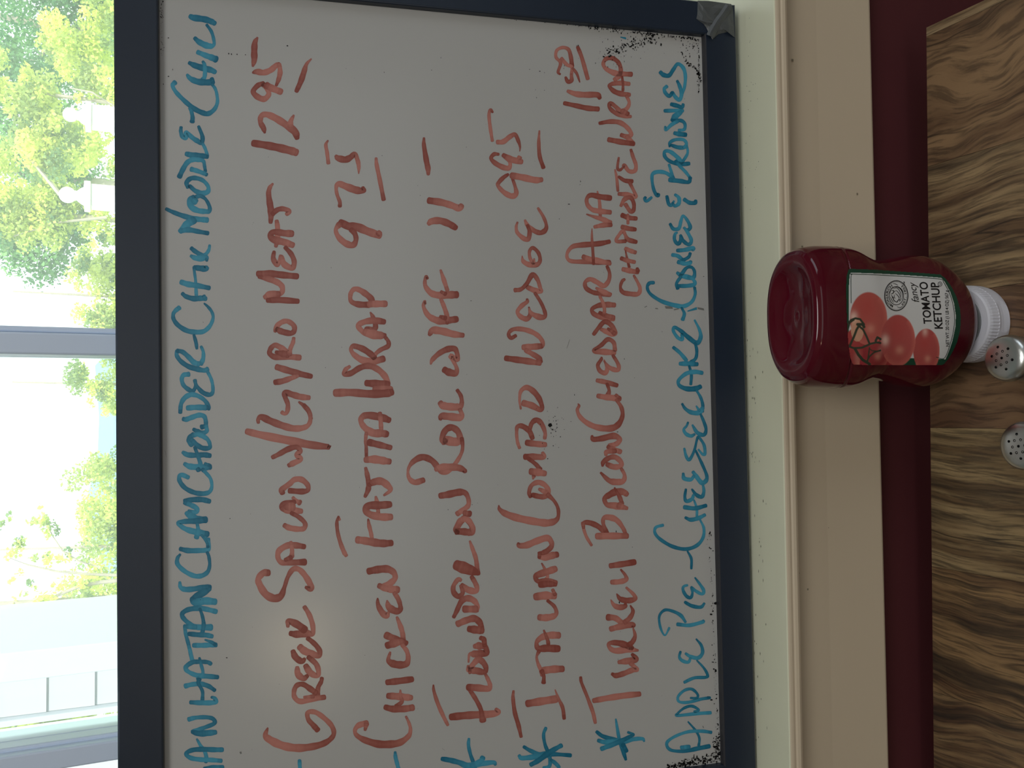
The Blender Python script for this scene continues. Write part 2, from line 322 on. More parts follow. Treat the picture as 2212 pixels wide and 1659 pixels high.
# handwriting: every stroke of the marker, traced and laid flat on the board
STROKES = '''tile 345 0 5.4216
t 355,190,55 400,208,75 520,225,75 600,250,70 645,275,60
t 410,445,45 460,490,65 540,530,75 600,540,65 635,520,40 632,460,40 605,370,40 550,290,35
t 445,610,55 540,650,65 610,675,75 660,695,80
t 345,735,45 420,770,70 520,800,75 600,820,70 650,845,55
t 505,720,35 525,760,45 530,830,50 525,900,50 500,940,60
t 320,875,35 360,920,60 440,955,75 540,965,75 625,960,70
t 608,920,50 628,970,45
t 180,965,60 155,990,55 155,1020,45 200,1090,50 300,1190,55 400,1270,60 500,1320,62 570,1330,60 640,1280,50 675,1200,42 670,1110,38 650,1040,38 615,990,38
t 350,1265,35 375,1320,45 385,1380,50 380,1425,60
t 250,1490,40 247,1540,45 265,1600,50 305,1610,60 310,1550,50 380,1610,55 440,1650,60 490,1670,55 500,1600,50 455,1480,35
t 505,1687,40 535,1747,40 560,1827,40
r 1145,440,25 1115,500,65 1107,600,75 1107,700,70 1090,775,30
r 1090,850,30 1140,840,70 1220,850,70 1300,820,70 1360,770,65 1400,755,60
r 1400,750,45 1410,840,60 1395,920,55 1365,1000,35
r 1215,980,60 1150,1000,60 1095,1070,60 1140,1130,70 1220,1160,70 1275,1110,60 1265,1050,60 1215,990,60
r 1250,1000,85 1330,1040,80 1420,1075,75
r 1775,690,20 1720,750,40 1690,840,65 1650,960,65 1600,1070,50
r 1230,1555,30 1215,1500,65 1180,1430,60 1190,1360,65 1250,1340,70 1350,1380,85 1470,1455,85 1580,1540,90 1610,1620,60
r 1570,1350,25 1535,1420,60 1530,1480,70
tile 345 300 5.4216
t 310,175,55 400,195,75 500,200,65 560,210,50
t 230,445,60 270,360,60 320,280,60 380,245,60 450,245,55 510,260,45 525,320,40 535,380,40
t 370,355,60 440,375,55 520,405,50 550,420,45
t 330,570,45 315,510,55 360,465,55 430,460,55 510,490,50 568,560,45 560,620,60 500,635,60 420,610,55 350,550,45
t 400,680,60 350,720,65 375,800,75 450,840,65 540,850,60 582,845,50 582,790,45 540,710,40 480,670,50 420,680,50
t 400,740,80 430,715,60
t 75,820,40 150,855,50 270,900,60 400,935,65 500,945,65 555,950,70
t 400,950,90 320,1000,90 240,1085,60
t 240,1080,55 340,1065,65 450,1085,55 565,1105,50
t 370,1280,50 420,1320,55 500,1365,55 540,1350,45 575,1300,40 585,1245,30
t 365,1370,40 420,1395,65 500,1400,70 550,1385,50 550,1430,30
t 545,1495,45 540,1520,70 470,1515,70 405,1505,55
t 400,1500,35 408,1570,35 420,1660,35 425,1760,40 430,1850,45
tile 345 600 5.4216
t 250,50,60 330,75,70 430,90,65 580,120,55
t 265,185,45 310,220,55 400,245,65 480,240,65 540,245,55
t 515,215,50 525,235,50
t 230,350,60 180,390,50 158,430,45 165,490,50 220,560,55 320,620,60 430,637,60 520,625,55 590,560,48 625,470,38 610,400,38 565,340,35 520,300,20
t 400,670,35 425,760,45 435,830,35
t 485,805,35 510,870,40 508,950,50 480,1010,60
t 205,855,50 200,910,50 250,980,55 340,1040,60 440,1070,65 520,1085,55 560,1070,60
t 205,855,50 270,870,55 340,930,60 400,990,65 460,1010,60
t 340,1130,60 280,1140,55 258,1190,50 280,1260,50 340,1310,55 390,1325,50 420,1270,40 412,1200,45
t 412,1200,40 430,1260,40 500,1340,55 580,1370,55 620,1340,45 620,1260,40 600,1180,40 560,1100,40
t 240,1580,50 250,1480,50 290,1410,60 360,1370,60 440,1380,55 520,1430,50 570,1500,50 575,1545,35
t 325,1525,65 420,1518,65 520,1520,70 560,1520,60
tile 345 300 5.4216
r 1095,50,80 1250,75,90 1400,105,95 1540,140,95 1600,160,90
r 1970,20,20 1945,70,40 1960,160,45 1975,285,45
r 1325,525,25 1290,570,50 1275,640,60 1290,760,75 1305,860,80 1298,980,45
r 1320,880,60 1380,830,60 1450,820,60 1515,850,60 1485,885,45
r 1370,960,50 1380,1040,60 1380,1150,65 1360,1260,45
r 1550,1110,85 1460,1105,80 1340,1090,70 1290,1130,60 1340,1180,90 1440,1205,85 1560,1245,75
r 1340,1320,40 1330,1400,60 1370,1470,65 1400,1440,50 1420,1370,50
r 1420,1380,60 1460,1470,75 1550,1510,70 1575,1440,60 1540,1350,60 1470,1270,50
r 1150,1580,70 1300,1580,85 1450,1595,80 1610,1610,70
tile 345 600 5.4216
r 1160,-10,40 1290,20,70 1390,60,70 1435,110,65 1430,170,60 1380,195,80
r 1230,230,60 1300,195,90 1400,190,60
r 1260,265,60 1400,260,75 1620,275,65
r 1350,630,40 1370,570,60 1430,520,60 1500,510,60 1570,560,60 1575,620,60 1530,650,65 1430,630,75 1370,600,60
r 1640,935,70 1500,925,70 1360,930,70 1290,890,60 1300,830,60 1350,790,60 1420,820,70 1500,880,70
r 1360,870,40 1440,890,80 1500,900,80
r 1570,705,40 1560,760,50 1530,830,50 1520,900,60
r 1370,1045,75 1500,1085,80 1640,1125,75 1775,1155,60
r 1350,1225,70 1440,1210,70 1540,1175,60 1620,1150,40
r 1430,1575,50 1465,1595,40 1495,1560,55 1500,1480,55 1470,1400,60 1470,1345,70 1560,1370,75 1650,1395,75 1750,1405,60
r 1630,1455,25 1690,1500,50 1750,1580,50 1770,1650,50
tile 345 870 5.4216
t 275,190,50 310,195,60 380,170,60 460,145,60 520,160,55 540,220,50 535,270,55 490,285,60
t 545,270,45 550,330,50 500,355,60 440,335,60 395,310,40
t 395,365,50 350,410,60 350,450,70 375,500,55
t 380,390,50 440,370,55 500,390,60 560,430,50 588,490,45 575,530,55 500,530,60 430,490,60 370,430,55
t 270,580,45 330,610,65 430,615,60 520,610,65 590,620,60
t 410,520,40 440,600,45 470,690,50 490,760,50
t 290,715,45 350,745,70 450,755,75 540,755,75 590,750,70
t 530,715,40 580,730,40
t 460,780,60 440,790,50
t 335,875,55 260,845,55 228,870,50 240,930,55 300,1000,55 400,1050,58 500,1065,60 580,1045,50 610,980,40 595,890,40 540,820,45 500,780,50
t 290,1150,55 400,1135,65 500,1135,65 585,1155,60
t 290,1170,50 370,1200,60 430,1235,60 430,1280,50 340,1275,55
t 310,1290,50 380,1340,90 450,1370,90 540,1370,80
t 540,1360,60 440,1385,70 300,1390,60 220,1410,55 270,1460,55 350,1495,70 460,1520,80 560,1540,70
t 440,1420,40 450,1500,50 430,1580,60
t 500,1560,30 555,1600,35 570,1660,35 565,1690,40
r 1690,20,40 1750,100,50 1765,190,50 1740,260,55 1670,295,70 1560,300,80 1430,265,85 1300,215,85 1200,170,80 1155,190,50 1155,235,40
r 1020,335,75 1200,380,90 1500,440,100 1750,490,95 1960,515,70 1985,515,50
r 1320,640,50 1400,600,60 1500,545,70 1600,520,60 1645,560,60 1610,610,70 1650,660,60 1560,710,70 1510,735,50
r 1440,1060,60 1430,1020,70 1520,950,65 1580,900,65 1660,900,70 1730,960,60 1735,1020,55 1670,1040,70 1520,1030,65
r 1560,1110,40 1600,1150,50 1640,1170,70
r 1580,1160,60 1450,1190,75 1430,1240,60
r 1430,1240,60 1520,1260,90 1660,1270,65
r 1560,1220,110 1480,1220,80
r 1540,1290,50 1630,1340,55 1700,1410,55 1690,1470,60 1620,1480,65 1520,1465,70 1460,1435,60
tile 345 1110 5.4216
t 570,290,40 572,360,50 560,420,60 450,430,60 330,430,65 240,410,50
t 490,250,30 550,330,35 565,390,40
t 240,475,30 208,520,45 210,590,55 290,670,55 400,725,58 490,725,58 560,680,50 585,600,40 575,500,40 555,450,35
t 235,800,35 245,860,50 300,885,65 400,880,65 520,860,65 590,860,65
t 590,880,45 480,940,90 370,1000,50
t 370,1000,50 420,1040,90 530,1020,90 650,1030,80
t 660,1145,60 560,1120,60 460,1105,65 340,1120,60 270,1160,55 270,1210,55 340,1280,55 430,1325,65 600,1330,80
t 470,1110,35 500,1200,40 515,1300,50 500,1390,50
t 290,1320,55 420,1325,65
t 295,1340,45 310,1430,45 340,1540,45 375,1700,45
t 340,1405,55 440,1415,60 540,1420,60 615,1435,55
t 395,1540,55 500,1540,60 600,1535,60 660,1535,60
t 530,1475,20 600,1500,40 650,1530,50
r 1695,385,60 1600,370,75 1500,370,75 1400,430,70 1385,510,60 1430,570,65 1540,570,70 1700,565,80
r 1535,330,40 1550,430,50 1545,500,60
r 1470,540,50 1540,510,60
r 1275,690,85 1210,695,80 1155,760,70 1170,830,80 1240,940,90 1340,990,95 1420,960,80 1460,860,50 1500,740,50 1560,650,65 1630,650,65 1700,720,70 1760,820,75 1770,880,70 1710,860,40
r 2110,70,30 2090,50,50
r 2095,30,25 2075,100,40 2085,220,45 2120,350,50 2160,450,55 2185,490,45
r 1695,1090,50 1750,1180,60 1790,1300,60 1790,1400,60 1720,1400,90 1600,1410,85 1530,1400,60
r 1500,1320,40 1510,1260,70 1600,1290,90 1700,1360,90
r 1740,1460,55 1820,1530,60 1865,1600,55 1868,1660,55
tile 345 1353 5.4216
t 340,230,45 365,320,45 385,400,50 440,420,50
t 600,440,50 560,420,50 480,415,50 390,420,55 320,460,55 305,500,55 350,540,50 440,575,60 560,585,60 680,595,55
t 465,370,30 485,450,40 505,550,40 450,620,60
t 300,700,60 380,680,55 480,675,60 570,700,55 645,750,45
t 460,620,60 455,670,45 500,760,40 500,860,45
t 360,890,50 480,895,60 600,895,60 660,880,55 640,840,45 605,830,30
t 340,1090,60 420,1070,50 550,1065,50 625,1085,50 640,1135,50 540,1180,50 450,1210,50 380,1235,50
t 380,1235,50 460,1255,70 560,1250,75 655,1240,60
t 435,1320,25 480,1400,40 520,1450,40 545,1530,50 540,1590,45
t 735,1445,55 640,1445,60 500,1440,60 380,1450,55 310,1490,50 360,1540,55 470,1560,55 600,1565,55 720,1575,50
t 520,1665,40 620,1655,60 740,1650,50
r 1640,240,80 1700,290,90 1800,330,85 1870,340,60 1870,270,55 1800,190,55 1730,140,50
r 1560,290,60 1590,360,80 1660,410,70 1700,380,40
r 1740,360,60 1830,440,65 1860,530,60 1840,580,60 1760,540,80 1710,460,70
r 1610,480,50 1620,560,80 1680,610,70 1730,580,50
r 1900,605,45 1890,650,50 1855,720,55 1850,810,60
r 1930,830,60 1800,850,65 1650,880,65 1580,830,60 1575,750,55 1610,690,60 1680,680,60 1760,730,70 1830,780,70
r 1690,830,30 1800,820,50
r 1850,1215,70 1800,1160,65 1740,1090,55 1735,1010,55 1820,1005,60 1920,1070,60 2010,1160,60 2040,1250,55 2000,1320,60 1900,1380,75 1750,1415,85 1600,1425,95 1450,1400,95 1320,1345,95 1240,1280,70 1265,1190,20
t 1637,1570,45 1640,1630,45 1645,1680,40
tile 700 230 5.1442
r 130,550,40 160,575,70 240,590,75 300,560,65 340,525,50 370,590,50 385,660,45 385,745,15
r 175,1110,45 175,1060,42 145,980,40 135,900,42 165,860,65 260,895,80 360,930,85 440,935,55 430,900,40
r 578,575,30 585,650,45 620,820,48 662,1035,48
r 1110,350,25 1110,430,45 1135,590,60 1155,690,60 1158,755,35
r 1165,1045,75 1300,1065,80 1420,1100,75 1500,1130,75 1530,1100,60
r 1160,1305,50 1200,1275,75 1290,1270,78 1390,1305,78 1465,1350,65
r 180,1285,75 270,1330,90 370,1340,95 480,1385,90 620,1435,80 
r 170,1310,70 130,1370,45 160,1450,60 240,1520,75 320,1540,70 355,1480,55 340,1410,60 300,1370,60
r 620,1400,60 600,1420,60
tile 700 530 5.1442
r 500,660,70 380,655,70 300,620,50 295,540,50 330,490,55 380,490,60 450,530,70 520,590,70 540,650,75
r 500,655,75 600,650,75 685,650,72
r 515,745,20 545,800,50 570,870,60 560,930,60 470,940,80
r 670,850,65 560,835,75 450,850,65 380,890,60 420,950,60 480,980,80
r 450,960,70 520,985,100 620,1000,90 680,1000,50
r 680,1020,40 715,1070,45 710,1120,55 630,1160,50 570,1210,45 560,1260,50
r 660,1260,72 560,1285,80 440,1280,80 340,1220,60 300,1160,45 330,1120,60 430,1150,70 520,1210,70 560,1250,60
r 285,1345,35 240,1380,50 230,1430,60 300,1420,65 400,1360,65 500,1340,70 600,1380,70 680,1460,70 710,1540,60
r 470,1530,75 600,1540,90 710,1550,90
r 560,1600,80 740,1610,100
r 125,1640,90 300,1635,85 500,1650,90 680,1645,90 755,1630,80
r 1150,370,30 1135,345,35 1120,400,40 1130,460,50 1190,530,70 1280,555,80 1400,550,85 1475,548,82
r 1295,275,25 1330,380,50 1370,500,45
r 1300,515,35 1350,540,50
r 1125,650,25 1118,620,30 1105,680,40 1150,770,60 1220,820,75 1300,840,85 1400,830,78 1475,820,72
r 1300,600,45 1340,700,50 1370,800,50 1368,870,35
r 1290,790,35 1350,810,60
r 1170,995,40 1210,945,80 1320,955,85 1430,985,78 1545,1000,55
r 1185,1320,20 1205,1270,50 1280,1200,60 1370,1155,70 1450,1150,65 1480,1210,50 1480,1270,55 1410,1230,60 1440,1290,45 1475,1370,45 1460,1420,70 1390,1410,85 1335,1380,70
tile 700 830 5.1442
r 1480,65,40 1520,130,45 1530,210,50 1500,250,80 1400,250,85 1320,235,85 1290,205,60
r 1510,280,50 1535,350,50 1500,370,85 1400,360,85 1310,355,75 1290,390,40
r 1340,640,90 1310,600,60 1350,510,70 1420,480,75 1490,530,70 1510,620,70 1450,640,100 1350,620,100
r 1530,600,50 1540,700,40 1520,780,40 1460,880,50 1400,950,55 1330,975,70 1270,930,70 1200,850,70 1100,810,75 1010,845,65 950,910,40 932,980,32 950,1050,50 1010,1090,65 1105,1065,65
r 1240,950,50 1300,920,70 1400,920,80 1500,930,75 1560,960,55 1560,975,45
r 1290,1240,65 1380,1225,80 1500,1200,80 1570,1210,60 1605,1280,50 1600,1350,55 1540,1400,60 1480,1440,60
r 1620,1440,70 1560,1430,60
r 1460,1590,30 1470,1620,50 1500,1560,60 1560,1490,70 1610,1530,60 1650,1610,60 1600,1650,80
r 725,400,70 640,370,85 500,345,80 430,360,70 410,410,60 450,480,70 540,540,90 640,545,85 700,555,75
r 620,320,50 630,420,50 635,500,50
r 470,540,40 462,620,40 468,700,38 470,800,40
r 500,645,80 600,670,75 740,705,60
r 460,840,65 560,835,90 660,850,85 730,860,65
r 462,930,35 480,1010,55 495,1100,55 490,1170,60 455,1250,35
r 500,1120,50 560,1085,80 640,1080,85 710,1130,75 735,1180,50 665,1235,25
r 575,1250,30 590,1330,55 600,1400,45 600,1440,45
r 735,1335,75 620,1345,90 500,1350,85 460,1400,70 520,1450,80 640,1475,85 745,1475,78
tile 700 1100 5.1442
r 490,110,20 500,180,45 520,260,45 535,340,45
r 370,340,80 450,350,85 560,370,90 660,380,85 750,375,70
r 495,690,75 600,670,85 700,665,85 770,700,70 790,760,60 750,810,70 660,860,70 610,850,60
r 610,850,60 680,880,70 760,890,85 820,895,80
r 780,930,50 820,990,55 845,1060,50 845,1120,60 790,1130,80 720,1085,75 700,1015,20
r 595,990,20 600,1060,50 640,1140,70 690,1185,70 715,1150,40
r 810,1200,30 845,1290,55 870,1370,55 880,1450,60
r 690,1400,80 780,1440,80 870,1470,70 915,1490,60
r 700,1515,75 780,1490,90 870,1470,60
tile 700 1337 5.1442
r 870,290,50 920,360,50 935,440,55 910,500,75 830,510,85 750,490,80 715,450,50 735,370,25
r 700,705,68 830,690,75 980,670,68
r 710,855,70 800,860,80 900,870,80 970,875,65
r 848,790,20 850,860,40 865,920,45 800,970,50
r 680,980,60 760,1000,75 880,1000,75 985,985,75
r 910,1085,25 945,1160,35 960,1230,40 940,1300,55 850,1370,75 740,1392,85 600,1390,85 450,1345,70 360,1290,50 345,1230,45 390,1180,65 475,1160,70
r 470,1170,60 455,1235,30
r 1215,735,20 1220,800,35 1260,930,45 1320,1070,45 1375,1180,35
r 1910,1000,40 1935,1040,60 1820,1060,85 1700,1065,85 1550,1075,85 1410,1090,80
r 1765,1130,80 1755,1080,60 1740,1000,50 1690,900,50 1620,790,50
r 1600,760,75 1700,765,80 1820,775,70 1845,740,50 1820,670,45 1795,620,35
r 1605,480,20 1615,400,35 1660,390,75 1740,385,80 1800,375,75 1790,310,60 1720,300,85 1670,305,50
r 1740,210,50 1775,230,60 1785,300,50
t 790,1480,30 795,1540,45 815,1620,45 830,1680,45
t 1610,1330,30 1605,1400,40 1625,1500,40 1660,1600,45 1670,1660,60
t 1310,1555,50 1400,1570,60 1500,1595,60 1600,1630,70 1750,1610,60 1880,1595,50 1905,1620,35
t 1765,1540,60 1740,1580,60 1650,1640,80
r 2105,800,25 2100,880,40 2120,1040,48 2160,1180,48 2190,1310,35
tile 700 1100 5.1442
r 1480,260,60 1460,220,50 1510,130,60 1560,110,65 1610,130,65 1655,210,55 1640,260,65 1560,250,80 1470,245,70
r 1620,355,25 1650,440,45 1685,540,50 1700,640,50 1710,720,55
r 1470,620,120 1580,660,130 1690,700,80
r 1640,750,50 1680,820,55 1700,880,55 1670,910,70 1590,890,75 1530,840,50
r 1520,790,40 1490,780,50 1440,850,50 1440,920,60 1490,970,60 1540,930,50 1520,850,40
r 1440,1200,40 1470,1140,50 1530,1020,65 1600,990,75 1670,1020,65 1705,1080,50 1695,1130,50
r 1560,1110,80 1690,1110,80
r 1485,1275,75 1580,1235,75 1670,1215,80 1730,1260,70 1750,1330,60
r 1610,1330,75 1690,1340,90 1760,1350,75
tile 700 1337 5.1442
r 1600,520,30 1610,570,60 1660,500,60 1720,450,70 1780,500,65 1800,560,55 1770,590,65 1690,575,80 1620,570,70
r 1620,605,30 1615,580,30
tile 1040 80 5.53
r 135,900,25 110,870,40 90,930,40 105,1080,42 130,1240,38
r 190,1255,55 260,1250,62 340,1190,58 400,1165,50 440,1240,45 460,1310,25 458,1365,10
r 205,1400,35 150,1400,50 115,1450,45 170,1510,60 270,1560,65 330,1560,60 340,1500,40 280,1420,60
r 260,1410,55 350,1460,80 480,1490,65
r 440,1430,40 465,1450,50
r 320,1640,35 260,1680,50 205,1740,50 200,1780,45 270,1855,60 360,1900,70 415,1870,60 400,1780,40 370,1690,38
tile 1040 360 5.53
r 360,105,75 500,130,80 640,160,78 720,155,60
tile 1040 80 5.53
r 692,1120,20 685,1250,40 695,1420,48 740,1560,50
r 940,445,25 915,415,35 945,310,40 890,240,38 900,160,38 970,125,40 1040,150,45 1070,250,50 1080,350,55
r 955,255,45 1020,330,45 1080,360,40 1075,450,40 1075,520,50 1030,530,50 1005,480,30
r 1090,370,30 1140,440,35 1175,540,15
r 1150,120,45 1200,250,48 1270,500,50
r 1030,645,40 1130,680,68 1250,690,72 1380,690,70 1415,730,50
r 990,790,48 1130,820,58 1270,850,65 1395,860,60
r 1790,445,60 1680,440,60 1590,430,70 1490,380,50 1455,320,45 1490,260,50 1570,255,55 1640,310,50 1665,400,50 1640,470,60 1590,510,50
r 1765,560,50 1660,550,60 1560,560,50 1530,590,45 1590,650,60 1680,680,65 1770,690,50
r 1680,470,30 1690,560,30 1690,640,35
r 1730,700,40 1765,780,40 1740,850,50 1670,890,60 1600,830,50 1540,790,50 1530,840,45 1590,900,55 1690,940,55 1785,950,40
r 1680,880,60 1750,920,60
r 1410,1030,40 1530,1010,55 1650,1020,60 1740,1080,55 1790,1160,50 1740,1190,60 1670,1170,50
r 1740,1190,60 1800,1270,70
r 1520,1225,60 1680,1255,68 1820,1275,55
r 1785,1345,35 1810,1430,45 1845,1530,45 1830,1600,50 1760,1600,50 1705,1530,45 1690,1560,30 1650,1590,35 1625,1560,35 1640,1440,25
tile 1040 360 5.53
r 1595,35,20 1615,130,35 1630,290,35
r 1640,120,35 1710,165,50 1800,175,55
r 1770,190,40 1830,310,40 1840,360,50 1750,335,60 1640,325,45
r 1665,470,35 1710,390,55 1780,370,55 1820,440,45 1815,520,50 1780,535,50 1720,450,50
r 1680,580,60 1760,610,60 1850,620,50
r 1750,570,30 1750,680,35
r 1680,720,60 1760,740,60 1840,750,50
r 1850,900,50 1750,870,60 1720,820,40 1690,770,45 1640,820,40 1610,890,40 1720,890,50
r 1720,980,50 1780,1005,55 1840,1025,50
r 1720,1000,15 1740,1100,30 1765,1200,35
r 1670,1095,50 1740,1120,55 1830,1140,45
r 1690,1225,55 1780,1245,65 1870,1260,50
r 1860,1215,40 1870,1250,50
r 1820,1300,30 1870,1390,38 1895,1460,45 1870,1520,55 1780,1520,60 1690,1500,55 1660,1440,35 1680,1370,40 1710,1345,35
r 675,495,30 740,600,40 775,700,40 760,760,60 700,790,60 620,760,60 550,700,50 520,640,30
r 550,700,40 575,780,50 560,860,60 510,860,60 430,790,45 415,720,35 430,665,25
r 485,1065,10 500,1130,50 570,1170,65 660,1170,60 700,1120,45 680,1030,45 615,970,45 575,1010,40 580,1090,40 620,1150,45 630,1100,20
r 400,1475,55 470,1465,50 540,1400,50 610,1290,60 670,1350,50 700,1440,45 710,1490,50 640,1480,70 550,1440,55
r 640,1510,40 690,1590,40 740,1680,40
r 1385,295,20 1410,420,40 1420,600,40
r 1540,375,70 1420,360,68 1310,340,60 1260,380,45 1265,450,50 1320,510,55 1400,530,65 1540,545,58
r 1255,568,15 1350,600,40 1450,630,60 1540,670,60
r 1350,720,40 1450,700,60 1550,695,50
r 1530,895,50 1400,920,65 1200,935,65 1090,955,55 1030,1020,40 1025,1090,40 1080,1130,50 1250,1135,58 1400,1140,65 1530,1145,60
r 1215,1075,60 1300,1105,60 1400,1125,70 1540,1160,45
r 1320,740,12 1320,860,32 1330,1000,36 1340,1165,36
r 1500,1190,40 1530,1270,40 1520,1360,50 1460,1425,60 1380,1380,60 1300,1345,55 1240,1380,45 1250,1450,55 1330,1500,55 1420,1515,60 1530,1530,60
r 1370,1450,30 1450,1490,60 1540,1530,55
r 1415,1550,35 1450,1620,40
tile 1040 630 5.53
r 545,90,30 545,120,45 480,170,55 430,240,45 470,300,60 540,325,65 580,280,50 567,185,20
r 567,200,20 600,260,50 700,305,75 760,290,50 750,220,45 700,110,40 640,20,38
r 410,525,45 350,555,45 325,500,45 380,450,50 500,450,60 620,490,60 700,550,55 735,620,50 710,660,60
r 710,650,70 600,660,78 500,665,75
r 530,700,60 600,740,60 680,790,70 700,840,70
r 290,795,65 400,810,75 550,830,80 700,855,60
r 470,1400,25 455,1300,30 470,1190,45 540,1145,65 620,1190,70 690,1280,65 725,1380,50 700,1410,60 600,1360,80 500,1330,75
r 1590,160,60 1500,155,70 1400,165,60 1320,210,45 1350,270,60 1450,305,70 1580,325,60
r 1410,250,45 1500,290,60 1580,310,60
r 1410,50,30 1455,140,42 1470,220,42 1460,280,40
r 1340,510,45 1400,430,50 1470,360,60 1540,390,60 1600,480,50 1570,510,60 1500,480,65 1430,450,45
r 1510,440,30 1590,500,60
r 1590,730,60 1480,720,75 1360,710,65 1350,690,40 1430,640,50 1510,570,55 1580,610,50 1595,700,50
r 1435,785,25 1430,810,40 1390,880,45 1420,950,55 1480,970,60 1500,920,45 1465,815,15
r 1465,830,20 1520,900,50 1600,935,60 1640,920,50 1630,860,45 1570,760,38
r 1380,1060,52 1480,1080,60 1620,1120,55
r 1500,1100,40 1525,1180,40 1510,1240,70
r 1390,1245,55 1480,1260,70 1580,1270,75 1655,1280,60
r 1605,1235,40 1650,1270,45
r 1155,1340,15 1165,1365,35 1145,1420,40 1190,1510,55 1300,1590,65 1430,1630,75 1560,1630,80 1640,1580,70 1685,1480,50 1670,1380,48 1610,1290,38
tile 1040 900 5.53
r 455,375,40 430,300,40 420,200,40 430,120,50 490,115,65 570,170,65 610,260,55
r 575,170,40 600,80,55 660,40,65 720,90,60 760,190,45 755,260,45
r 540,310,75 650,325,75 765,335,65
r 730,430,40 745,480,60 640,480,80 520,480,75
r 560,500,50 650,570,50 700,630,60
r 590,655,80 680,665,90 760,680,65
r 615,745,20 625,710,50
r 585,960,45 570,900,50 600,820,50 680,785,65 760,820,60 800,890,60 770,950,60 700,955,65 610,935,60
r 690,865,40 780,910,70
r 790,930,60 870,1010,40 915,1100,42 915,1200,45 870,1250,75 780,1270,90 650,1255,90 450,1215,90 300,1165,80 220,1110,50 207,1060,15
r 440,1510,30 450,1540,60 540,1535,80 650,1490,80 780,1450,80 835,1500,60 830,1560,60 760,1620,70 700,1640,60
tile 1040 1140 5.53
r 690,350,50 760,360,70 850,330,85 905,320,70
r 695,300,50 690,360,40
r 720,425,20 760,500,35 790,580,40 770,620,50
r 885,490,80 800,520,85 680,560,80 640,590,50 680,640,60 780,640,80 890,660,70
r 700,680,80 800,670,80 890,680,50
r 645,825,85 760,810,100 880,820,70
r 850,740,40 880,800,50
r 790,870,40 870,940,45 895,1020,50 850,1060,75 760,1075,85 690,1070,75
r 925,1285,85 820,1285,85 720,1310,75 660,1370,50 680,1440,70 780,1440,90 920,1445,85
r 745,1225,25 790,1340,45 800,1400,45
r 690,1470,50 660,1540,30 675,1620,40 710,1700,50 730,1760,60
tile 1040 1359 5.53
r 740,495,85 850,480,90 970,475,80
r 720,500,60 745,560,40 742,640,55
r 550,890,85 700,865,95 890,835,90
r 880,725,15 920,830,35 970,940,45 988,1070,42
r 1185,575,38 1195,640,38 1260,800,42 1330,990,48 1360,1120,40
r 1340,855,62 1500,825,72 1700,795,75 1890,775,65
t 770,1180,38 742,1260,40 760,1380,40 800,1480,50 820,1560,45 810,1640,45 740,1655,35
t 505,1405,38 590,1455,50 700,1495,50 800,1500,80
t 450,1510,40 480,1540,55 600,1530,65 760,1500,80 880,1495,50 1065,1508,48
t 590,1620,55 680,1570,60 800,1480,70 900,1420,55 955,1390,55
t 830,1560,35 880,1600,50 930,1650,40
t 1605,1075,22 1625,1200,38 1650,1330,40 1690,1450,50 1725,1560,35
t 1375,1225,40 1450,1280,50 1560,1310,50 1680,1345,60 1820,1315,50 1920,1310,45 1945,1340,25
t 1395,1330,45 1480,1350,60 1640,1340,70
t 1435,1430,55 1540,1390,60 1660,1340,60 1760,1290,45 1815,1260,35 1750,1232,30
t 1690,1380,60 1735,1460,45
tile 1040 1140 5.53
r 1315,210,35 1255,110,38 1220,10,38 1210,-60,45
tile 1040 900 5.53
r 1220,1330,38 1222,1270,50 1300,1270,65 1400,1315,65 1500,1400,70
r 1500,1400,60 1455,1280,45 1465,1210,55 1540,1205,75 1620,1240,65 1690,1330,50 1725,1410,45
r 1380,1428,78 1550,1425,82 1740,1425,70
r 1320,230,30 1335,270,60 1440,260,70 1580,230,78 1650,270,60 1620,320,60 1530,350,60
r 1510,360,50 1580,390,60 1660,420,60
r 1485,460,40 1500,420,60 1600,410,60
r 1445,590,30 1460,540,60 1530,490,60 1600,485,65 1665,540,60 1660,590,60 1580,600,70 1500,570,60
r 1670,620,40 1710,700,45 1690,770,65 1600,780,80 1520,760,60 1425,670,30
r 1740,930,60 1690,900,80 1600,900,85 1520,940,75 1470,980,55 1500,1050,60 1600,1065,85 1740,1095,45
r 1590,850,20 1650,960,50 1680,1040,50
r 1640,1060,80 1720,1090,50
tile 1040 1140 5.53
r 1540,455,65 1680,435,75 1830,410,72
r 1665,500,25 1720,570,40 1725,620,60 1650,645,65 1555,650,60
r 1545,860,15 1580,920,50 1640,950,70 1710,940,60 1720,910,40
r 1615,790,15 1660,850,60 1750,870,70 1830,850,60 1820,800,45 1730,715,30
r 1510,1070,80 1600,1080,70 1680,1140,70
r 1545,1210,65 1660,1180,75 1800,1160,70 1820,1180,40
r 1780,930,20 1810,1000,45 1770,1080,60 1710,1130,60
r 1870,1465,30 1760,1455,75 1600,1470,70 1530,1430,50 1530,1380,50 1620,1375,70 1720,1400,80 1800,1440,60
r 1812,1200,20 1835,1290,45 1800,1370,60 1750,1400,60
tile 1040 1359 5.53
r 1800,300,40 1850,360,65 1750,380,80 1640,395,50
r 1780,410,50 1860,480,50 1800,490,65 1700,530,65 1610,555,65 1560,535,40
tile 1370 110 4.2538
t 240,195,35 270,220,42 320,225,38 360,170,35 400,120,32 450,155,35 470,230,32 462,330,28 435,410,25
t 395,275,25 420,330,35 435,400,35 415,450,35 380,425,35 350,380,30
t 300,325,35 275,350,30 290,390,35 325,415,35 350,380,30
t 340,490,38 400,505,40 440,520,30 450,490,30
t 280,550,34 370,548,36 450,550,30
t 430,560,40 380,600,60 350,640,40
t 350,640,30 430,640,34 465,670,30 460,720,30 410,730,30
t 400,645,34 340,680,34 290,725,28 285,695,20
t 370,755,36 420,765,46 475,770,40
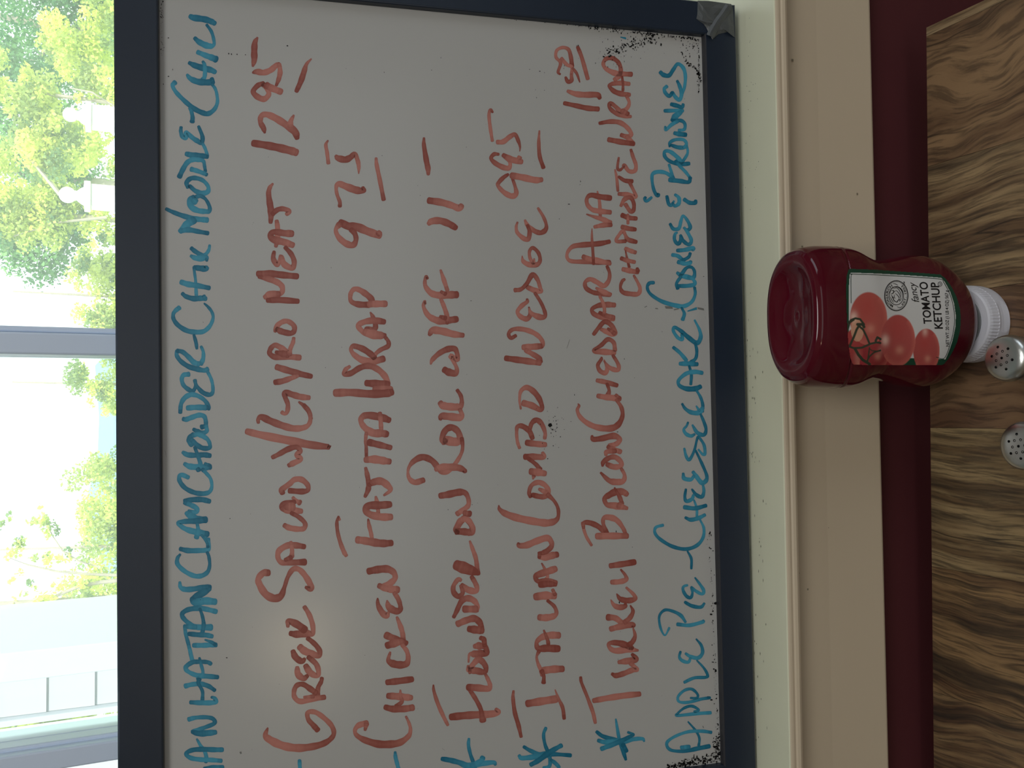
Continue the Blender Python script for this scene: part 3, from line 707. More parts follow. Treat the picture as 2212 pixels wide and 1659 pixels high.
t 325,880,20 330,840,30 380,815,30 450,815,30 480,850,30 460,885,36 400,885,38 340,865,28
t 485,870,20 490,940,25 450,1010,30
t 505,1035,36 430,1040,40 340,1020,34 285,975,34 280,925,30 330,925,36 400,980,40 440,1030,40
t 380,1010,30 420,1060,30 470,1110,30 510,1160,28
t 320,1045,25 340,1110,28 360,1170,30
t 515,1165,36 500,1205,34 420,1195,42 325,1185,42
t 360,1170,30 300,1125,34 230,1110,38 170,1130,34 165,1200,28 185,1290,32 215,1330,35 225,1315,30
t 160,1345,25 115,1380,30 95,1360,28 105,1345,28
t 300,1335,30 315,1400,34 340,1420,30 365,1380,20
t 375,1320,25 410,1350,34 410,1400,36 375,1425,30 350,1395,22
t 460,1365,36 510,1395,38 560,1395,38 565,1375,30
t 330,1590,28 360,1635,34 410,1630,34 430,1560,30 450,1515,25 490,1560,30 515,1620,35 490,1645,30 455,1625,20
tile 1370 480 4.2538
t 460,50,25 500,110,32 525,170,34 500,205,34 450,170,34 425,120,28
t 425,120,20 425,170,34 400,200,34 370,160,32 375,110,28 395,95,20
t 395,260,34 460,255,38 530,240,44 545,250,44
t 350,300,34 400,310,36 450,350,34
t 515,285,28 500,320,30 450,350,34
t 405,365,40 460,380,40 510,375,40 520,360,30
t 395,465,30 430,480,40 480,420,30 530,415,28 555,460,30 540,510,40 470,500,46 420,490,36
t 400,610,35 390,560,30 430,500,30
t 500,500,30 545,530,30 555,570,36 480,585,38 400,585,34
t 180,555,32 140,560,34 120,600,28 150,660,30 250,725,36 380,765,42 460,770,38 530,730,32 560,660,28 555,600,28
t 435,785,20 460,840,30 445,895,36
t 555,900,18 600,990,28 610,1060,38 575,1110,44 500,1060,42 430,1000,36 370,965,30 360,1000,30 400,1060,32 440,1075,36 440,1030,30
t 560,1110,26 575,1180,30 565,1250,30 520,1290,40
t 360,1150,32 420,1200,34 480,1270,36
t 420,1300,38 500,1300,46 580,1305,40
t 505,1320,22 525,1400,28 520,1490,28
t 625,1385,36 560,1375,42 480,1390,38 410,1450,32 415,1500,34 480,1530,46 560,1530,50 610,1510,40
t 575,1550,22 610,1610,28 630,1680,30 625,1740,32
tile 1370 850 4.2538
t 440,95,22 470,140,30 530,175,42 600,175,44 630,130,36
t 570,115,15 600,160,30
t 610,190,22 640,260,30 660,330,30 640,380,36 580,360,38 535,290,20
t 495,265,20 480,300,22 455,330,25 475,370,34 520,390,34 555,375,24
t 460,505,20 475,570,28 505,610,30 550,530,25 575,430,22 590,400,24 640,470,28 650,550,30 630,560,25 590,515,18
t 565,525,20 620,640,28 665,750,30 660,800,40 620,820,44 570,760,40 540,720,30
t 450,735,24 460,780,40 520,790,36 550,755,26
t 630,830,22 640,900,30 620,950,36 570,930,34 530,880,18
t 475,880,24 465,950,28 480,990,34 530,970,34 545,930,24
t 550,980,18 575,1060,24 575,1140,24
t 460,1045,40 560,1055,40 660,1030,36
t 470,1140,25 520,1160,38 590,1145,40 650,1115,30
t 605,1160,18 640,1240,26 630,1330,30 570,1400,34 470,1430,34 350,1405,34 240,1340,32 190,1280,28 200,1230,28 265,1210,28
t 490,1450,18 525,1520,26 525,1610,22
tile 1370 1210 3.695
t 485,140,14 530,200,24 555,245,28 540,270,26 490,245,26 455,215,22
t 425,200,20 395,210,22 390,240,24 415,285,28 450,300,26 465,260,20 455,225,18
t 405,335,24 460,365,30 530,375,28 560,345,20
t 345,512,30 440,520,30 540,495,30 555,485,26
t 410,495,20 370,440,30 300,405,24 240,400,24 200,450,20 210,540,20 245,600,14 280,540,18
t 495,630,14 535,680,24 545,740,28 510,780,32 450,770,30 410,745,20
t 450,780,20 430,815,26 380,800,28 360,770,22 370,730,20
t 500,800,14 555,860,20 585,915,24 570,935,26 480,940,26 400,975,26
t 605,1098,24 530,1110,26 430,1135,26 360,1130,22 350,1090,22 400,1040,24 460,1030,24 505,1070,20 500,1100,20 450,1100,18
t 610,1218,28 500,1225,28 345,1240,24 350,1220,18 400,1180,22 460,1165,24 515,1195,20 480,1210,22
t 430,1290,12 490,1360,20 520,1420,20 515,1480,22
t 615,1375,26 540,1365,28 430,1370,26 320,1410,24 260,1460,26 290,1515,26 400,1525,28 500,1505,36 600,1485,34
t 375,1495,32 440,1490,34'''
def hsh(a): return (math.sin(a*12.9898)*43758.5453) % 1
lines = {}
cur = None; idx = 0
for ln in STROKES.strip().split('\n'):
    p = ln.split()
    if p[0] == 'tile': ox, oy, sc = float(p[1]), float(p[2]), float(p[3]); continue
    pts = [tuple(map(float, q.split(','))) for q in p[1:]]
    px_ = [(ox+a/sc, oy+b/sc, c_/sc) for a, b, c_ in pts]
    cx, cy = np.mean([q[0] for q in px_]), np.mean([q[1] for q in px_])
    if p[0] == 't':
        k = 0 if cx < 560 else (6 if cx > 1385 else 7+int(cx > 760)+int(cx > 900)+int(cx > 1100)+int(cx > 1250))
    else:
        k = 1+sum(cx > b for b in (698+.033*cy, 850+.032*cy, 1020+.04*cy, 1180+.04*cy))
    lines.setdefault(k, []).append((p[0], px_, idx)); idx += 1
def ink_mat(name, a, b):
    m = mat(name, a, .38, .4); nt = m.node_tree; at_ = nt.nodes.new('ShaderNodeAttribute'); at_.attribute_name = 'tint'
    mx = nt.nodes.new('ShaderNodeMix'); mx.data_type = 'RGBA'; mx.inputs[6].default_value = lin(a); mx.inputs[7].default_value = lin(b)
    nt.links.new(at_.outputs['Fac'], mx.inputs[0]); nt.links.new(mx.outputs[2], nt.nodes['Principled BSDF'].inputs['Base Color']); return m
M_red = ink_mat('red_marker_ink', (184, 120, 108), (134, 66, 56)); M_teal = ink_mat('teal_marker_ink', (66, 150, 176), (12, 98, 126))
def set_tint(o, vals):
    a = o.data.attributes.new('tint', 'FLOAT', 'POINT'); a.data.foreach_set('value', np.array(vals, np.float32))
words = []
for k, L_ in sorted(lines.items()):
    L_ = sorted(L_, key=lambda s_: -max(q[1]+q[2]*.4 for q in s_[1])); cl = []; lo = None
    for s_ in L_:
        hi_, lo_ = max(q[1]+q[2]*.4 for q in s_[1]), min(q[1]-q[2]*.4 for q in s_[1])
        if lo is None or hi_ < lo-6: cl.append([s_]); lo = lo_
        else: cl[-1].append(s_); lo = min(lo, lo_)
    words += [(k, sorted(c_, key=lambda s_: s_[2])) for c_ in cl]
for k, L_ in words:
    V = []; Fc = []; T = []
    for col_, P, i0 in L_:
        Q = catm(P, 7); n = len(Q); base = len(V); d = .00006+.00000025*i0
        rows = []
        for i, q in enumerate(Q):
            t = Q[min(i+1, n-1)][:2]-Q[max(i-1, 0)][:2]; ll = np.linalg.norm(t)
            t = t/ll if ll > 1e-6 else np.array([1., 0]); m = np.array([-t[1], t[0]])
            hw = max(q[2], .8)*.5*(1+.05*math.sin(i*.9+i0)); dens = .45+.4*math.sin(i0*2.3+i*.11)+.12*(hsh(i0*7+i)-.5)
            if i < 3 or i > n-4: dens += .25
            rows.append((q[:2], m, t, hw, dens))
        def endcap(r, sgn):
            c_, m, t, hw, dn = r
            return [(c_+t*sgn*hw*f, m, t, hw*g, dn+.15) for f, g in ((.62, .30), (.5, .66), (.28, .90))]
        rows = endcap(rows[0], -1)+rows+endcap(rows[-1], 1)[::-1]
        for c_, m, t, hw, dn in rows:
            for s_ in (-1, 0, 1):
                q = c_+m*hw*s_; V.append(onb(q[0], q[1], d)); T.append(min(1, max(0, dn+(.12 if s_ else -.08))))
        for i in range(len(rows)-1):
            for j in range(2): Fc.append((base+i*3+j, base+i*3+j+1, base+i*3+4+j, base+i*3+3+j))
    teal = L_[0][0] == 't'
    o = mesh('handwritten_letters' if k < 7 else ('asterisk' if k > 8 else 'marker_dash'), V, Fc, M_teal if teal else M_red, bo, label=('teal' if teal else 'red')+(' handwritten letters' if k < 7 else ' marker mark at the line start'))
    set_tint(o, T)

# specks, smudges of old ink
sp = MB()
def speck(x, y, r):
    k_ = rng.integers(4, 7); a0 = rng.random()*6; st = .5+rng.random()
    sp.add([onb(x+r*(.6+.6*rng.random())*math.cos(a0+6.283*i/k_)*st, y+r*(.6+.6*rng.random())*math.sin(a0+6.283*i/k_)/st, .00018) for i in range(k_)], [tuple(range(k_))])
for x, y, r in ((1188,918,5),(1201,909,1.2),(1192,928,1.2),(1194,929,1),(1254,392,1.6),(1229,441,2),(1253,399,0.8),(1241,853,1.5),(1176,970,1.3),(1183,991,1.3),(1331,1148,2),(1338,1301,2.2),(1366,1182,1),(1334,933,1.5),(1430,717,1),(1144,150,1.2),(1166,154,1.7),(1176,157,1),(1159,211,1),(1157,194,.9),(1176,195,.9),(490,1421,2),(1020,1090,1),(968,1101,1),(512,117,1.6),(494,116,2),(500,117,1.6),(530,118,1.3),(621,99,1.8),(364,82,1.8),(373,150,1.3),(364,165,1.5),(353,182,1.3),(352,3,2),(349,9,1.5),(346,24,1.2),(497,1120,1.3),(1428,97,3),(1474,116,2.6),(1481,122,1.8),(1490,122,2),(1472,113,1.8),(1477,124,1.5),(1410,77,3.5),(1395,78,2),(1401,88,2),(1369,84,3),(1372,87,2),(1246,99,1.5),(1249,98,1.5),(1219,142,1.3),(1218,148,1),(1234,160,1),(1537,1512,2.5),(1529,1505,1.2),(1545,1613,5),(1550,1617,4),(1543,1520,1.5),(1553,1586,2.5),(1546,1303,4),(1540,1320,2),(1536,1327,3),(1542,1445,2),(1546,1448,3),(1534,1151,2),(1536,1156,1.6),(1540,1190,2),(1543,1242,1.6)): speck(x, y, r)
def spray(n, fx, r0=.5, r1=1.6):
    for _ in range(n):
        x, y = fx(); speck(x, y, 1.45*(r0+(r1-r0)*rng.random()**2))
g = rng.normal; u = rng.random
spray(170, lambda: (lambda x: (x, 82+(x-1513)*.108+1+abs(g())*3.2))(1270+u()*243))
spray(50, lambda: (lambda x: (x, 82+(x-1513)*.108+1+abs(g())*1.5))(1090+u()*180), .4, 1)
def diag():
    t = u(); return 1310+t*110+g()*9, 118-t*38+g()*7
spray(190, diag, .4, 1.7)
spray(60, lambda: (1320+g()*28, 118+g()*20), .3, .9)
def arc():
    t = u(); return 1479+34*math.sin(t*1.57)+g()*1.8, 134+44*t**1.6+g()*2
spray(85, arc, .6, 1.7)
spray(40, lambda: (1498+g()*12, 96+g()*9), .4, 1.2)
spray(60, lambda: (1511-abs(g())*2, 100+u()*100), .4, 1.2)
def bl():
    t = u(); return 1440+t*118, 1659-t*28+g()*5
spray(240, bl, .6, 2.2)
spray(110, lambda: (1549+g()*4, 1590+u()*60), .5, 1.6)
spray(110, lambda: (lambda y: (1534+(y-1150)*.045-abs(g())*3, y))(1150+u()*480), .4, 1.3)
spray(40, lambda: (1195+g()*14, 925+g()*22), .4, 1)
spray(40, lambda: (347+abs(g())*3, u()*120), .4, 1)
spray(110, lambda: (400+u()*1130, 60+u()*1560), .25, .8)
sp.build('ink_speck', M_speck, bo, kind='stuff', label='black specks of old ink on the board edges')
sm = MB()
for a, b, w_ in (((1438, 663), (1452, 665), 3.5), ((1456, 669), (1466, 667), 1.5), ((1416, 666), (1421, 667), 1.5), ((1508, 665), (1520, 669), 3), ((1398, 661), (1392, 664), 1), ((1523, 683), (1524, 690), 1.2), ((961, 1621), (955, 1617), .6), ((357, 972), (359, 988), 2.4), ((1519, 1570), (1519, 1571), 3), ((1231, 733), (1224, 753), .6), ((519, 1626), (521, 1626), 3)):
    q = [onb(a[0]-w_*.6, a[1]-w_*.5, .00014), onb(b[0], b[1]-w_, .00014), onb(b[0]+w_*.5, b[1]+w_*.6, .00014), onb(a[0], a[1]+w_, .00014)]; sm.add(q, [(0, 1, 2, 3)])
sm.build('ink_smudge', M_smudge, bo, kind='stuff', label='grey smudges of half wiped ink')
sm = MB()
for a, b, w_ in (((1485, 672), (1505, 666), 3), ((1340, 80), (1352, 83), 2.5)):
    q = [onb(a[0], a[1]-1, .00015), onb(b[0], b[1]-w_, .00015), onb(b[0]+1, b[1]+w_, .00015), onb(a[0], a[1]+w_*.5, .00015)]; sm.add(q, [(0, 1, 2, 3)])
o = sm.build('ink_smear', M_teal, bo, kind='stuff', label='teal leftovers of wiped writing'); set_tint(o, [.5]*8)

# ---------------------------------------------------------------- table of laminate planks
TZ = .75
def far(x): return .4784-.0192*(-x)*-1 if False else .4787-(x)*.0192
tb = empty('restaurant_table', (-.2, .1, 0), label='wood plank table top below the window sill', cat='table')
XS = [.2960, .2888, .1875, .0865, -.0145, -.121, -.2165, -.318, -.42, -.52]
specs = [((182,158,122),(124,100,72),(70,54,42),1,.4,1.6,.5), ((148,118,86),(104,78,57),(52,40,33),2,1.6,.7,.55), ((164,138,102),(108,84,61),(48,38,32),3,.7,1.0,.6), ((136,106,78),(104,76,56),(58,43,34),4,.9,.7,.35),
         ((162,138,100),(110,88,62),(42,36,32),5,.5,1.2,.75), ((148,118,82),(94,70,50),(40,35,32),6,.8,1.3,.7), ((152,124,88),(98,74,54),(38,35,34),7,.9,1.2,.8), ((130,104,72),(92,70,50),(50,42,36),8,.8,1,.6), ((130,104,72),(92,70,50),(50,42,36),9,.8,1,.6)]
YN = -.32
for i in range(9):
    xa, xb = XS[i+1], XS[i]; e = .00012
    lo = [(xa+e, YN, TZ-.0025), (xb-e, YN, TZ-.0025), (xb-e, far(xb), TZ-.0025), (xa+e, far(xa), TZ-.0025)]
    skew = -.0012
    lo[2] = (lo[2][0]+.0, lo[2][1], lo[2][2])
    hi = [(a, b, TZ) for a, b, _ in lo]
    p = MB().hexa(lo, hi).build('plank', wood_mat('plank_wood_%d' % i, *specs[i]), tb)
core = MB().hexa([(-.52, YN, TZ-.03), (.296, YN, TZ-.03), (.296, far(.296), TZ-.03), (-.52, far(-.52), TZ-.03)], [(-.52, YN, TZ-.0026), (.296, YN, TZ-.0026), (.296, far(.296), TZ-.0026), (-.52, far(-.52), TZ-.0026)]).build('table_core', mat('dark_table_edge', (60, 46, 36), .5), tb)
MB().lathe([(.035, .03), (.035, .7195)], (-.11, .08, 0), 24).build('pedestal', M_metal, tb, smooth=False)
MB().lathe([(.24, 0), (.24, .012), (.05, .03)], (-.11, .08, 0), 40).build('foot', M_metal, tb)

# ---------------------------------------------------------------- ketchup bottle (stands on its cap)
BX, BY = .0613, .438
bt = empty('ketchup_bottle', (BX, BY, TZ), label='dark red tomato ketchup bottle standing upside down on its white cap', cat='bottle')
PR = [(.0195,.0150,.0150),(.022,.019,.018),(.0255,.0262,.0215),(.031,.0335,.0245),(.040,.0400,.0268),(.052,.0447,.0275),(.063,.0463,.0275),(.076,.0450,.0268),(.088,.0425,.0260),(.100,.0403,.0255),(.110,.0402,.0256),(.1185,.0428,.0262),(.126,.0456,.0270),(.1315,.0466,.0273),(.1345,.0468,.0273),(.1392,.0468,.0274),(.148,.0468,.0276),(.160,.0460,.0272),(.168,.0442,.0262),(.1722,.0420,.0248),(.1745,.0392,.0228),(.1752,.0368,.0210)]
PR = np.array(PR)
zf = []
for i in range(len(PR)-1):
    for j in range(4): zf.append(PR[i][0]+(PR[i+1][0]-PR[i][0])*j/4)
zf.append(PR[-1][0]); zf = np.array(sorted(set([z for z in zf if not .134 < z < .1535]) | set(np.arange(.1342, .1535, .0005))))
def smoothp(z, k):
    return sum(np.interp(z+d, PR[:, 0], PR[:, k])*w_ for d, w_ in ((-.002, .2), (-.001, .2), (0, .2), (.001, .2), (.002, .2))) if True else 0
def ab(z):
    z = np.asarray(z, float); g_ = (z > .168) | (z < .0235)
    return np.where(g_, np.interp(z, PR[:, 0], PR[:, 1]), smoothp(z, 1)), np.where(g_, np.interp(z, PR[:, 0], PR[:, 2]), smoothp(z, 2))
def nexp(z): return np.interp(z, [.02, .04, .06, .14, .175], [2.0, 2.15, 2.35, 2.45, 2.35])
NA = 144; ring = []; V = []; Fc = []
def sq(c_, n): return np.sign(c_)*np.abs(c_)**(2/n)
for z in zf:
    a, b = ab(z); n = nexp(z)
    for k in range(NA):
        t = 2*math.pi*k/NA; zg = .1368+.0125*max(0, -math.sin(t)); g_ = 1-.03*math.exp(-((z-zg)/.0008)**2)+.006*math.exp(-((z-zg-.002)/.0012)**2); V.append((BX+g_*a*sq(math.cos(t), n), BY+g_*b*sq(math.sin(t), n), TZ+z))
nr = len(zf)
# top face with its recessed oval and centre dimple
for f, dz in ((.965, .0001), (.92, -.0002), (.86, -.0012), (.80, -.0026), (.72, -.0038), (.6, -.0052), (.45, -.0063), (.3, -.0068), (.2, -.0066), (.12, -.0062), (.08, -.0058), (.05, -.0066), (.02, -.0068)):
    a, b = ab(zf[-1]); n = 2.35 if f > .5 else 2.1
    for k in range(NA):
        t = 2*math.pi*k/NA; V.append((BX+a*f*sq(math.cos(t), n), BY+b*f*sq(math.sin(t), n), TZ+zf[-1]+dz+.0012*(f < .85)*(f > .2)*math.cos(2*t)*-1))
    nr += 1
for i in range(nr-1):
    for k in range(NA): Fc.append((i*NA+k, i*NA+(k+1) % NA, (i+1)*NA+(k+1) % NA, (i+1)*NA+k))
Fc.append(tuple(range((nr-1)*NA, nr*NA))); Fc.append(tuple(range(NA))[::-1])
body = mesh('bottle_body', V, Fc, M_ketchup, bt, smooth=True, label='glossy dark red squeeze bottle')
# cap
V = []; Fc = []; NC = 288
hs = [(0, .0268), (.0008, .0277), (.003, .0280), (.006, .0280), (.009, .0279), (.011, .0278), (.0115, .0278), (.0118, .0274), (.0175, .0268), (.0195, .0262), (.0205, .0252), (.0208, .022)]
for z, r in hs:
    for k in range(NC):
        t = 2*math.pi*k/NC; rr = r
        if .0117 < z < .019: rr += .00035*(1 if (k//2) % 2 else 0)
        da = (t-(-math.pi/2+.12)+math.pi) % (2*math.pi)-math.pi
        if .0005 < z < .0112:
            e = (da/.42)**4+((z-.0062)/.0042)**4
            rr -= .0011*max(0, 1-e) if e < 1 else 0
        V.append((BX+rr*math.cos(t), BY+rr*math.sin(t), TZ+z))
for i in range(len(hs)-1):
    for k in range(NC): Fc.append((i*NC+k, i*NC+(k+1) % NC, (i+1)*NC+(k+1) % NC, (i+1)*NC+k))
Fc += [tuple(range(NC))[::-1], tuple(range((len(hs)-1)*NC, len(hs)*NC))]
mesh('cap', V, Fc, M_cap, bt, label='ribbed white flip cap')
MB().lathe([(.0205, .0205), (.0205, .0222), (.019, .0225)], (BX, BY, TZ), 48).build('cap_collar', mat('grey_collar', (110, 112, 112), .5), bt)

def surf(P, lift=.00025):                 # pixels (n,2) -> points on the front of the bottle
    P = np.asarray(P, float); D = np.stack([(P[:, 0]-CX)/F, (P[:, 1]-CY)/F, np.ones(len(P))], 1) @ R.T
    lo = (BY-.034)/D[:, 1]; hi = BY/D[:, 1]
    def f(t):
        Q = CAM+D*t[:, None]; z = Q[:, 2]-TZ; a, b = ab(z); n = nexp(z); a = a+lift; b = b+lift
        return np.abs((Q[:, 0]-BX)/a)**n+np.abs((Q[:, 1]-BY)/b)**n-1
    for _ in range(34):
        m = (lo+hi)/2; o_ = f(m) > 0; lo = np.where(o_, m, lo); hi = np.where(o_, hi, m)
    return CAM+D*lo[:, None]
def c8(*P): return [(1800+x/5.352, 540+y/5.352) for x, y in P]
OUT = c8((175,225),(200,216),(500,226),(720,243),(1000,262),(1235,280),(1300,330),(1370,430),(1430,550),(1468,680),(1478,800),(1470,920),(1435,1060),(1385,1170),(1330,1260),(1280,1320),(1250,1333),(800,1333),(240,1330),(215,1305),(195,1240),(172,1080),(160,900),(150,650),(146,450),(152,300))
WHT = c8((190,285),(205,262),(500,272),(720,284),(1000,302),(1248,322),(1290,370),(1350,480),(1395,610),(1417,760),(1410,900),(1375,1060),(1340,1160),(1298,1264),(1050,1248),(700,1250),(185,1250),(180,1000),(180,650),(182,400))
def inside(P, poly):
    x, y = P[:, 0], P[:, 1]; r_ = np.zeros(len(P), bool); n = len(poly)
    for i in range(n):
        (x1, y1), (x2, y2) = poly[i], poly[(i+1) % n]
        c_ = ((y1 > y) != (y2 > y)); c_ &= x < (x2-x1)*(y-y1)/((y2-y1) if y2 != y1 else 1e-9)+x1; r_ ^= c_
    return r_
def pdist(P, poly, close=True):
    d = np.full(len(P), 1e9); n = len(poly)
    for i in range(n if close else n-1):
        a = np.array(poly[i]); b = np.array(poly[(i+1) % n]); v = b-a; t = np.clip(((P-a) @ v)/(v @ v+1e-9), 0, 1); d = np.minimum(d, np.linalg.norm(P-a-t[:, None]*v, axis=1))
    return d
x0, x1, y0, y1, st = 1825, 2079, 578, 790.5, .9
gx = np.arange(x0, x1, st); gy = np.arange(y0, y1, st); G = np.array([(a, b) for a in gx for b in gy])
ins = inside(G, OUT)
col_ = np.tile(np.array(lin((22, 66, 48))[:3]), (len(G), 1))
white = inside(G, WHT); dW = pdist(G, WHT)
col_[white] = lin((206, 205, 203))[:3]; pass
def blend(mask, c_, a):
    a = np.clip(a, 0, 1)[:, None]*mask[:, None]; col_[:] = col_*(1-a)+np.array(c_)*a
def tomato(cx, cy, rx, ry, base, hl, hla, clip=None, ang=0):
    u_ = (G[:, 0]-cx)/rx; v_ = (G[:, 1]-cy)/ry
    if ang: u_, v_ = u_*math.cos(ang)+v_*math.sin(ang), -u_*math.sin(ang)+v_*math.cos(ang)
    e = u_*u_+v_*v_; m = e < 1
    if clip is not None: m &= clip
    blend(m, lin(base)[:3], np.ones(len(G))*np.clip((1-e)*12, 0, 1))
    blend(m, lin((214, 120, 106))[:3], .55*np.clip(e-.55, 0, 1)*2*(u_+v_ > -.2))
    blend(m, lin((178, 66, 62))[:3], .5*np.exp(-((u_+.1)**2+(v_+.45)**2)*4))
    blend(m, lin((236, 200, 184))[:3], hla*np.exp(-(((u_-hl[0])/.2)**2+((v_-hl[1])/.2)**2)))
    blend(m, lin((216, 150, 128))[:3], .6*np.exp(-(((u_-.1)/.22)**2+((v_-.38)/.16)**2)))
left = G[:, 0] > 1828
tomato(1852, 765, 34, 60, (160, 60, 60), (.0, .1), .2, left); tomato(1896, 785, 40, 34, (160, 50, 58), (-.3, -.1), .25, left); tomato(1893, 752, 30, 48, (150, 50, 54), (.3, .1), .2, left)
tomato(2001, 757, 29, 48, (172, 78, 74), (-.1, -.85), .55); tomato(1876, 688, 41, 58, (182, 88, 80), (-.78, -.05), .85, left)
tomato(1939.5, 735, 38, 56, (174, 80, 76), (-.72, .0), .8)
blend((((G[:, 0]-1852)/14)**2+((G[:, 1]-712)/26)**2) < 1, lin((224, 186, 150))[:3], .55*np.ones(len(G)))
for P_, w_ in (([(165,860),(205,810),(255,790),(310,800),(355,860)], 4.5), ([(165,940),(195,840),(240,810)], 3), ([(300,870),(270,920),(240,1000),(190,1110)], 5), ([(300,880),(345,920),(385,1000),(420,1085)], 4.5), ([(280,860),(340,860),(355,890)], 6), ([(180,1115),(240,1135),(330,1130),(430,1085),(500,1068),(545,1075)], 4.5), ([(250,1140),(290,1210),(340,1270),(420,1320)], 6), ([(545,1160),(470,1185),(420,1230),(385,1290)], 3.5), ([(490,1050),(510,1010),(545,1030)], 5), ([(420,1130),(405,1230),(395,1300)], 3), ([(430,1150),(450,1165),(540,1170)], 2.4)):
    d_ = pdist(G, c8(*P_), False); blend(ins & (d_ < w_/2*1.15), lin((52, 60, 46))[:3], np.clip((w_/2*1.15-d_)*1.5, 0, 1))
Q = surf(G, .0002); ny = len(gy); Fc = []; idm = -np.ones(len(G), int); V = []; CV = []
for i in range(len(gx)-1):
    for j in range(ny-1):
        q = (i*ny+j, i*ny+j+1, (i+1)*ny+j+1, (i+1)*ny+j)
        if ins[list(q)].sum() >= 3:
            for w_ in q:
                if idm[w_] < 0: idm[w_] = len(V); V.append(Q[w_]); CV.append(col_[w_])
            Fc.append(tuple(idm[w_] for w_ in q))
lab = mesh('bottle_label', V, Fc, vcol_mat('printed_label', 'print', .45, .4), bt, smooth=True, label='white label with green border and a picture of vine tomatoes')
a_ = lab.data.attributes.new('print', 'FLOAT_COLOR', 'POINT'); a_.data.foreach_set('color', np.hstack([np.array(CV), np.ones((len(CV), 1))]).astype(np.float32).ravel())
def clipv(P_): return P_
WI = []
for i, q in enumerate(WHT[:-2]):
    if i < 1 or i > len(WHT)-6: continue
wc = np.mean(WHT, axis=0)
ln_ = [(1838.5, 655), (1838.2, 600), (1840.5, 593)]+[(x-1.6 if y > 600 else x, y+2.8) for x, y in WHT[1:6]]+[(x-2.8, y) for x, y in WHT[6:12]]+[(2040.5, 773.2), (2022, 771.5)]
ln_ = catm(ln_, 5); V = []
for i, q in enumerate(ln_):
    t = ln_[min(i+1, len(ln_)-1)]-ln_[max(i-1, 0)]; t = t/np.linalg.norm(t); m_ = np.array([-t[1], t[0]])*.6; V += [q-m_, q+m_]
mesh('label_line', surf(V, .0004), [(2*i, 2*i+1, 2*i+3, 2*i+2) for i in range(len(ln_)-1)], M_green, lab)
def text_mesh(txt, off=0):
    cu = bpy.data.curves.new('t', 'FONT'); cu.body = txt; cu.size = 1; cu.resolution_u = 4; cu.offset = off
    o = bpy.data.objects.new('t', cu); COL.objects.link(o); bpy.context.view_layer.update()
    me = o.to_mesh(); V = np.array([v.co[:2] for v in me.vertices]); Fc = [tuple(p.vertices) for p in me.polygons]
    o.to_mesh_clear(); bpy.data.objects.remove(o); bpy.data.curves.remove(cu); return V, Fc
def print_text(txt, a, b, h, off=0, ital=0, name='lettering'):      # baseline a->b in photo pixels, cap height h
    V, Fc = text_mesh(txt, off); V[:, 0] -= V[:, 0].min(); V[:, 0] += ital*V[:, 1]; V[:, 0] /= V[:, 0].max(); V[:, 1] /= .7
    a, b = np.array(a), np.array(b); d = b-a; up = np.array([d[1], -d[0]])/np.linalg.norm(d); up = np.array([-1., 0]) if up[0] < 0 else -up
    P_ = a+V[:, :1]*d+V[:, 1:]*h*up
    return mesh(name, surf(P_, .0004), Fc, M_ink, lab)
print_text('TOMATO', (2013, 699.5), (2003, 609), 17.5, .016)
print_text('KETCHUP', (2036.5, 710), (2027.5, 610), 17.5, .016)
print_text('fancy', (1986, 653.5), (1976.5, 609.5), 15.5, 0, .22)
print_text('NET WT. 20 OZ (1 LB 4 OZ) 567 g', (2050.5, 748.5), (2048.5, 627), 7, .012)
print_text('TM', (1955.5, 616), (1954.5, 608.5), 3.4, .01)
def ringpx(cx, cy, rx, ry, w_, a0=0, a1=2*math.pi, n=64):
    P_ = []
    for k in range(n+1):
        t = a0+(a1-a0)*k/n
        for f in (-w_/2, w_/2): P_.append((cx+(rx+f)*math.cos(t), cy+(ry+f)*math.sin(t)))
    return P_, [(2*k, 2*k+1, 2*k+3, 2*k+2) for k in range(n)]
em = MB()
ECX, ECY = 1936.2, 638.7
for args in ((ECX, ECY, 25.2, 32.4, 1.7), (ECX, ECY, 23.2, 30.2, .5), (ECX, ECY, 15.6, 19.8, 1.3)):
    P_, Fp = ringpx(*args); em.add(surf(P_, .0004), Fp)
em.build('emblem_ring', M_ink, lab)
P_, Fp = ringpx(2030.6, 613.6, 4.2, 5, .9); mesh('circle_mark', surf(P_, .0004), Fp, M_ink, lab)
def arc_text(txt, a0, a1, rx, ry, h, flip=False):
    V, Fc = text_mesh(txt, .01); V[:, 0] -= V[:, 0].min(); V[:, 0] /= V[:, 0].max(); V[:, 1] /= .7
    t = a0+(a1-a0)*V[:, 0]; hh = h*V[:, 1]*(-1 if flip else 1)
    P_ = np.stack([ECX+(rx+hh)*np.cos(t), ECY+(ry+hh)*np.sin(t)], 1); mesh('lettering', surf(P_, .0004), Fc, M_ink, lab)
arc_text('MONARCH', math.radians(112), math.radians(243), 17.6, 22.6, 5)
arc_text('EST. 1853', math.radians(50), math.radians(-54), 21.8, 28.4, 4.2, True)
print_text('U', (2032.8, 616), (2032.8, 611), 4.6, .01)
def pstroke(mb, P_, w_):
    Q_ = catm([c8(p)[0] for p in P_], 4); V_ = []; n = len(Q_)
    for i, q in enumerate(Q_):
        t = Q_[min(i+1, n-1)]-Q_[max(i-1, 0)]; t /= np.linalg.norm(t)+1e-9; f = w_*(.35+.65*math.sin(math.pi*min(1, max(0, (i+.5)/n))))/2
        V_ += [q+np.array([-t[1], t[0]])*f, q-np.array([-t[1], t[0]])*f]
    mb.add(surf(V_, .0004), [(2*i, 2*i+1, 2*i+3, 2*i+2) for i in range(n-1)])
li = MB()
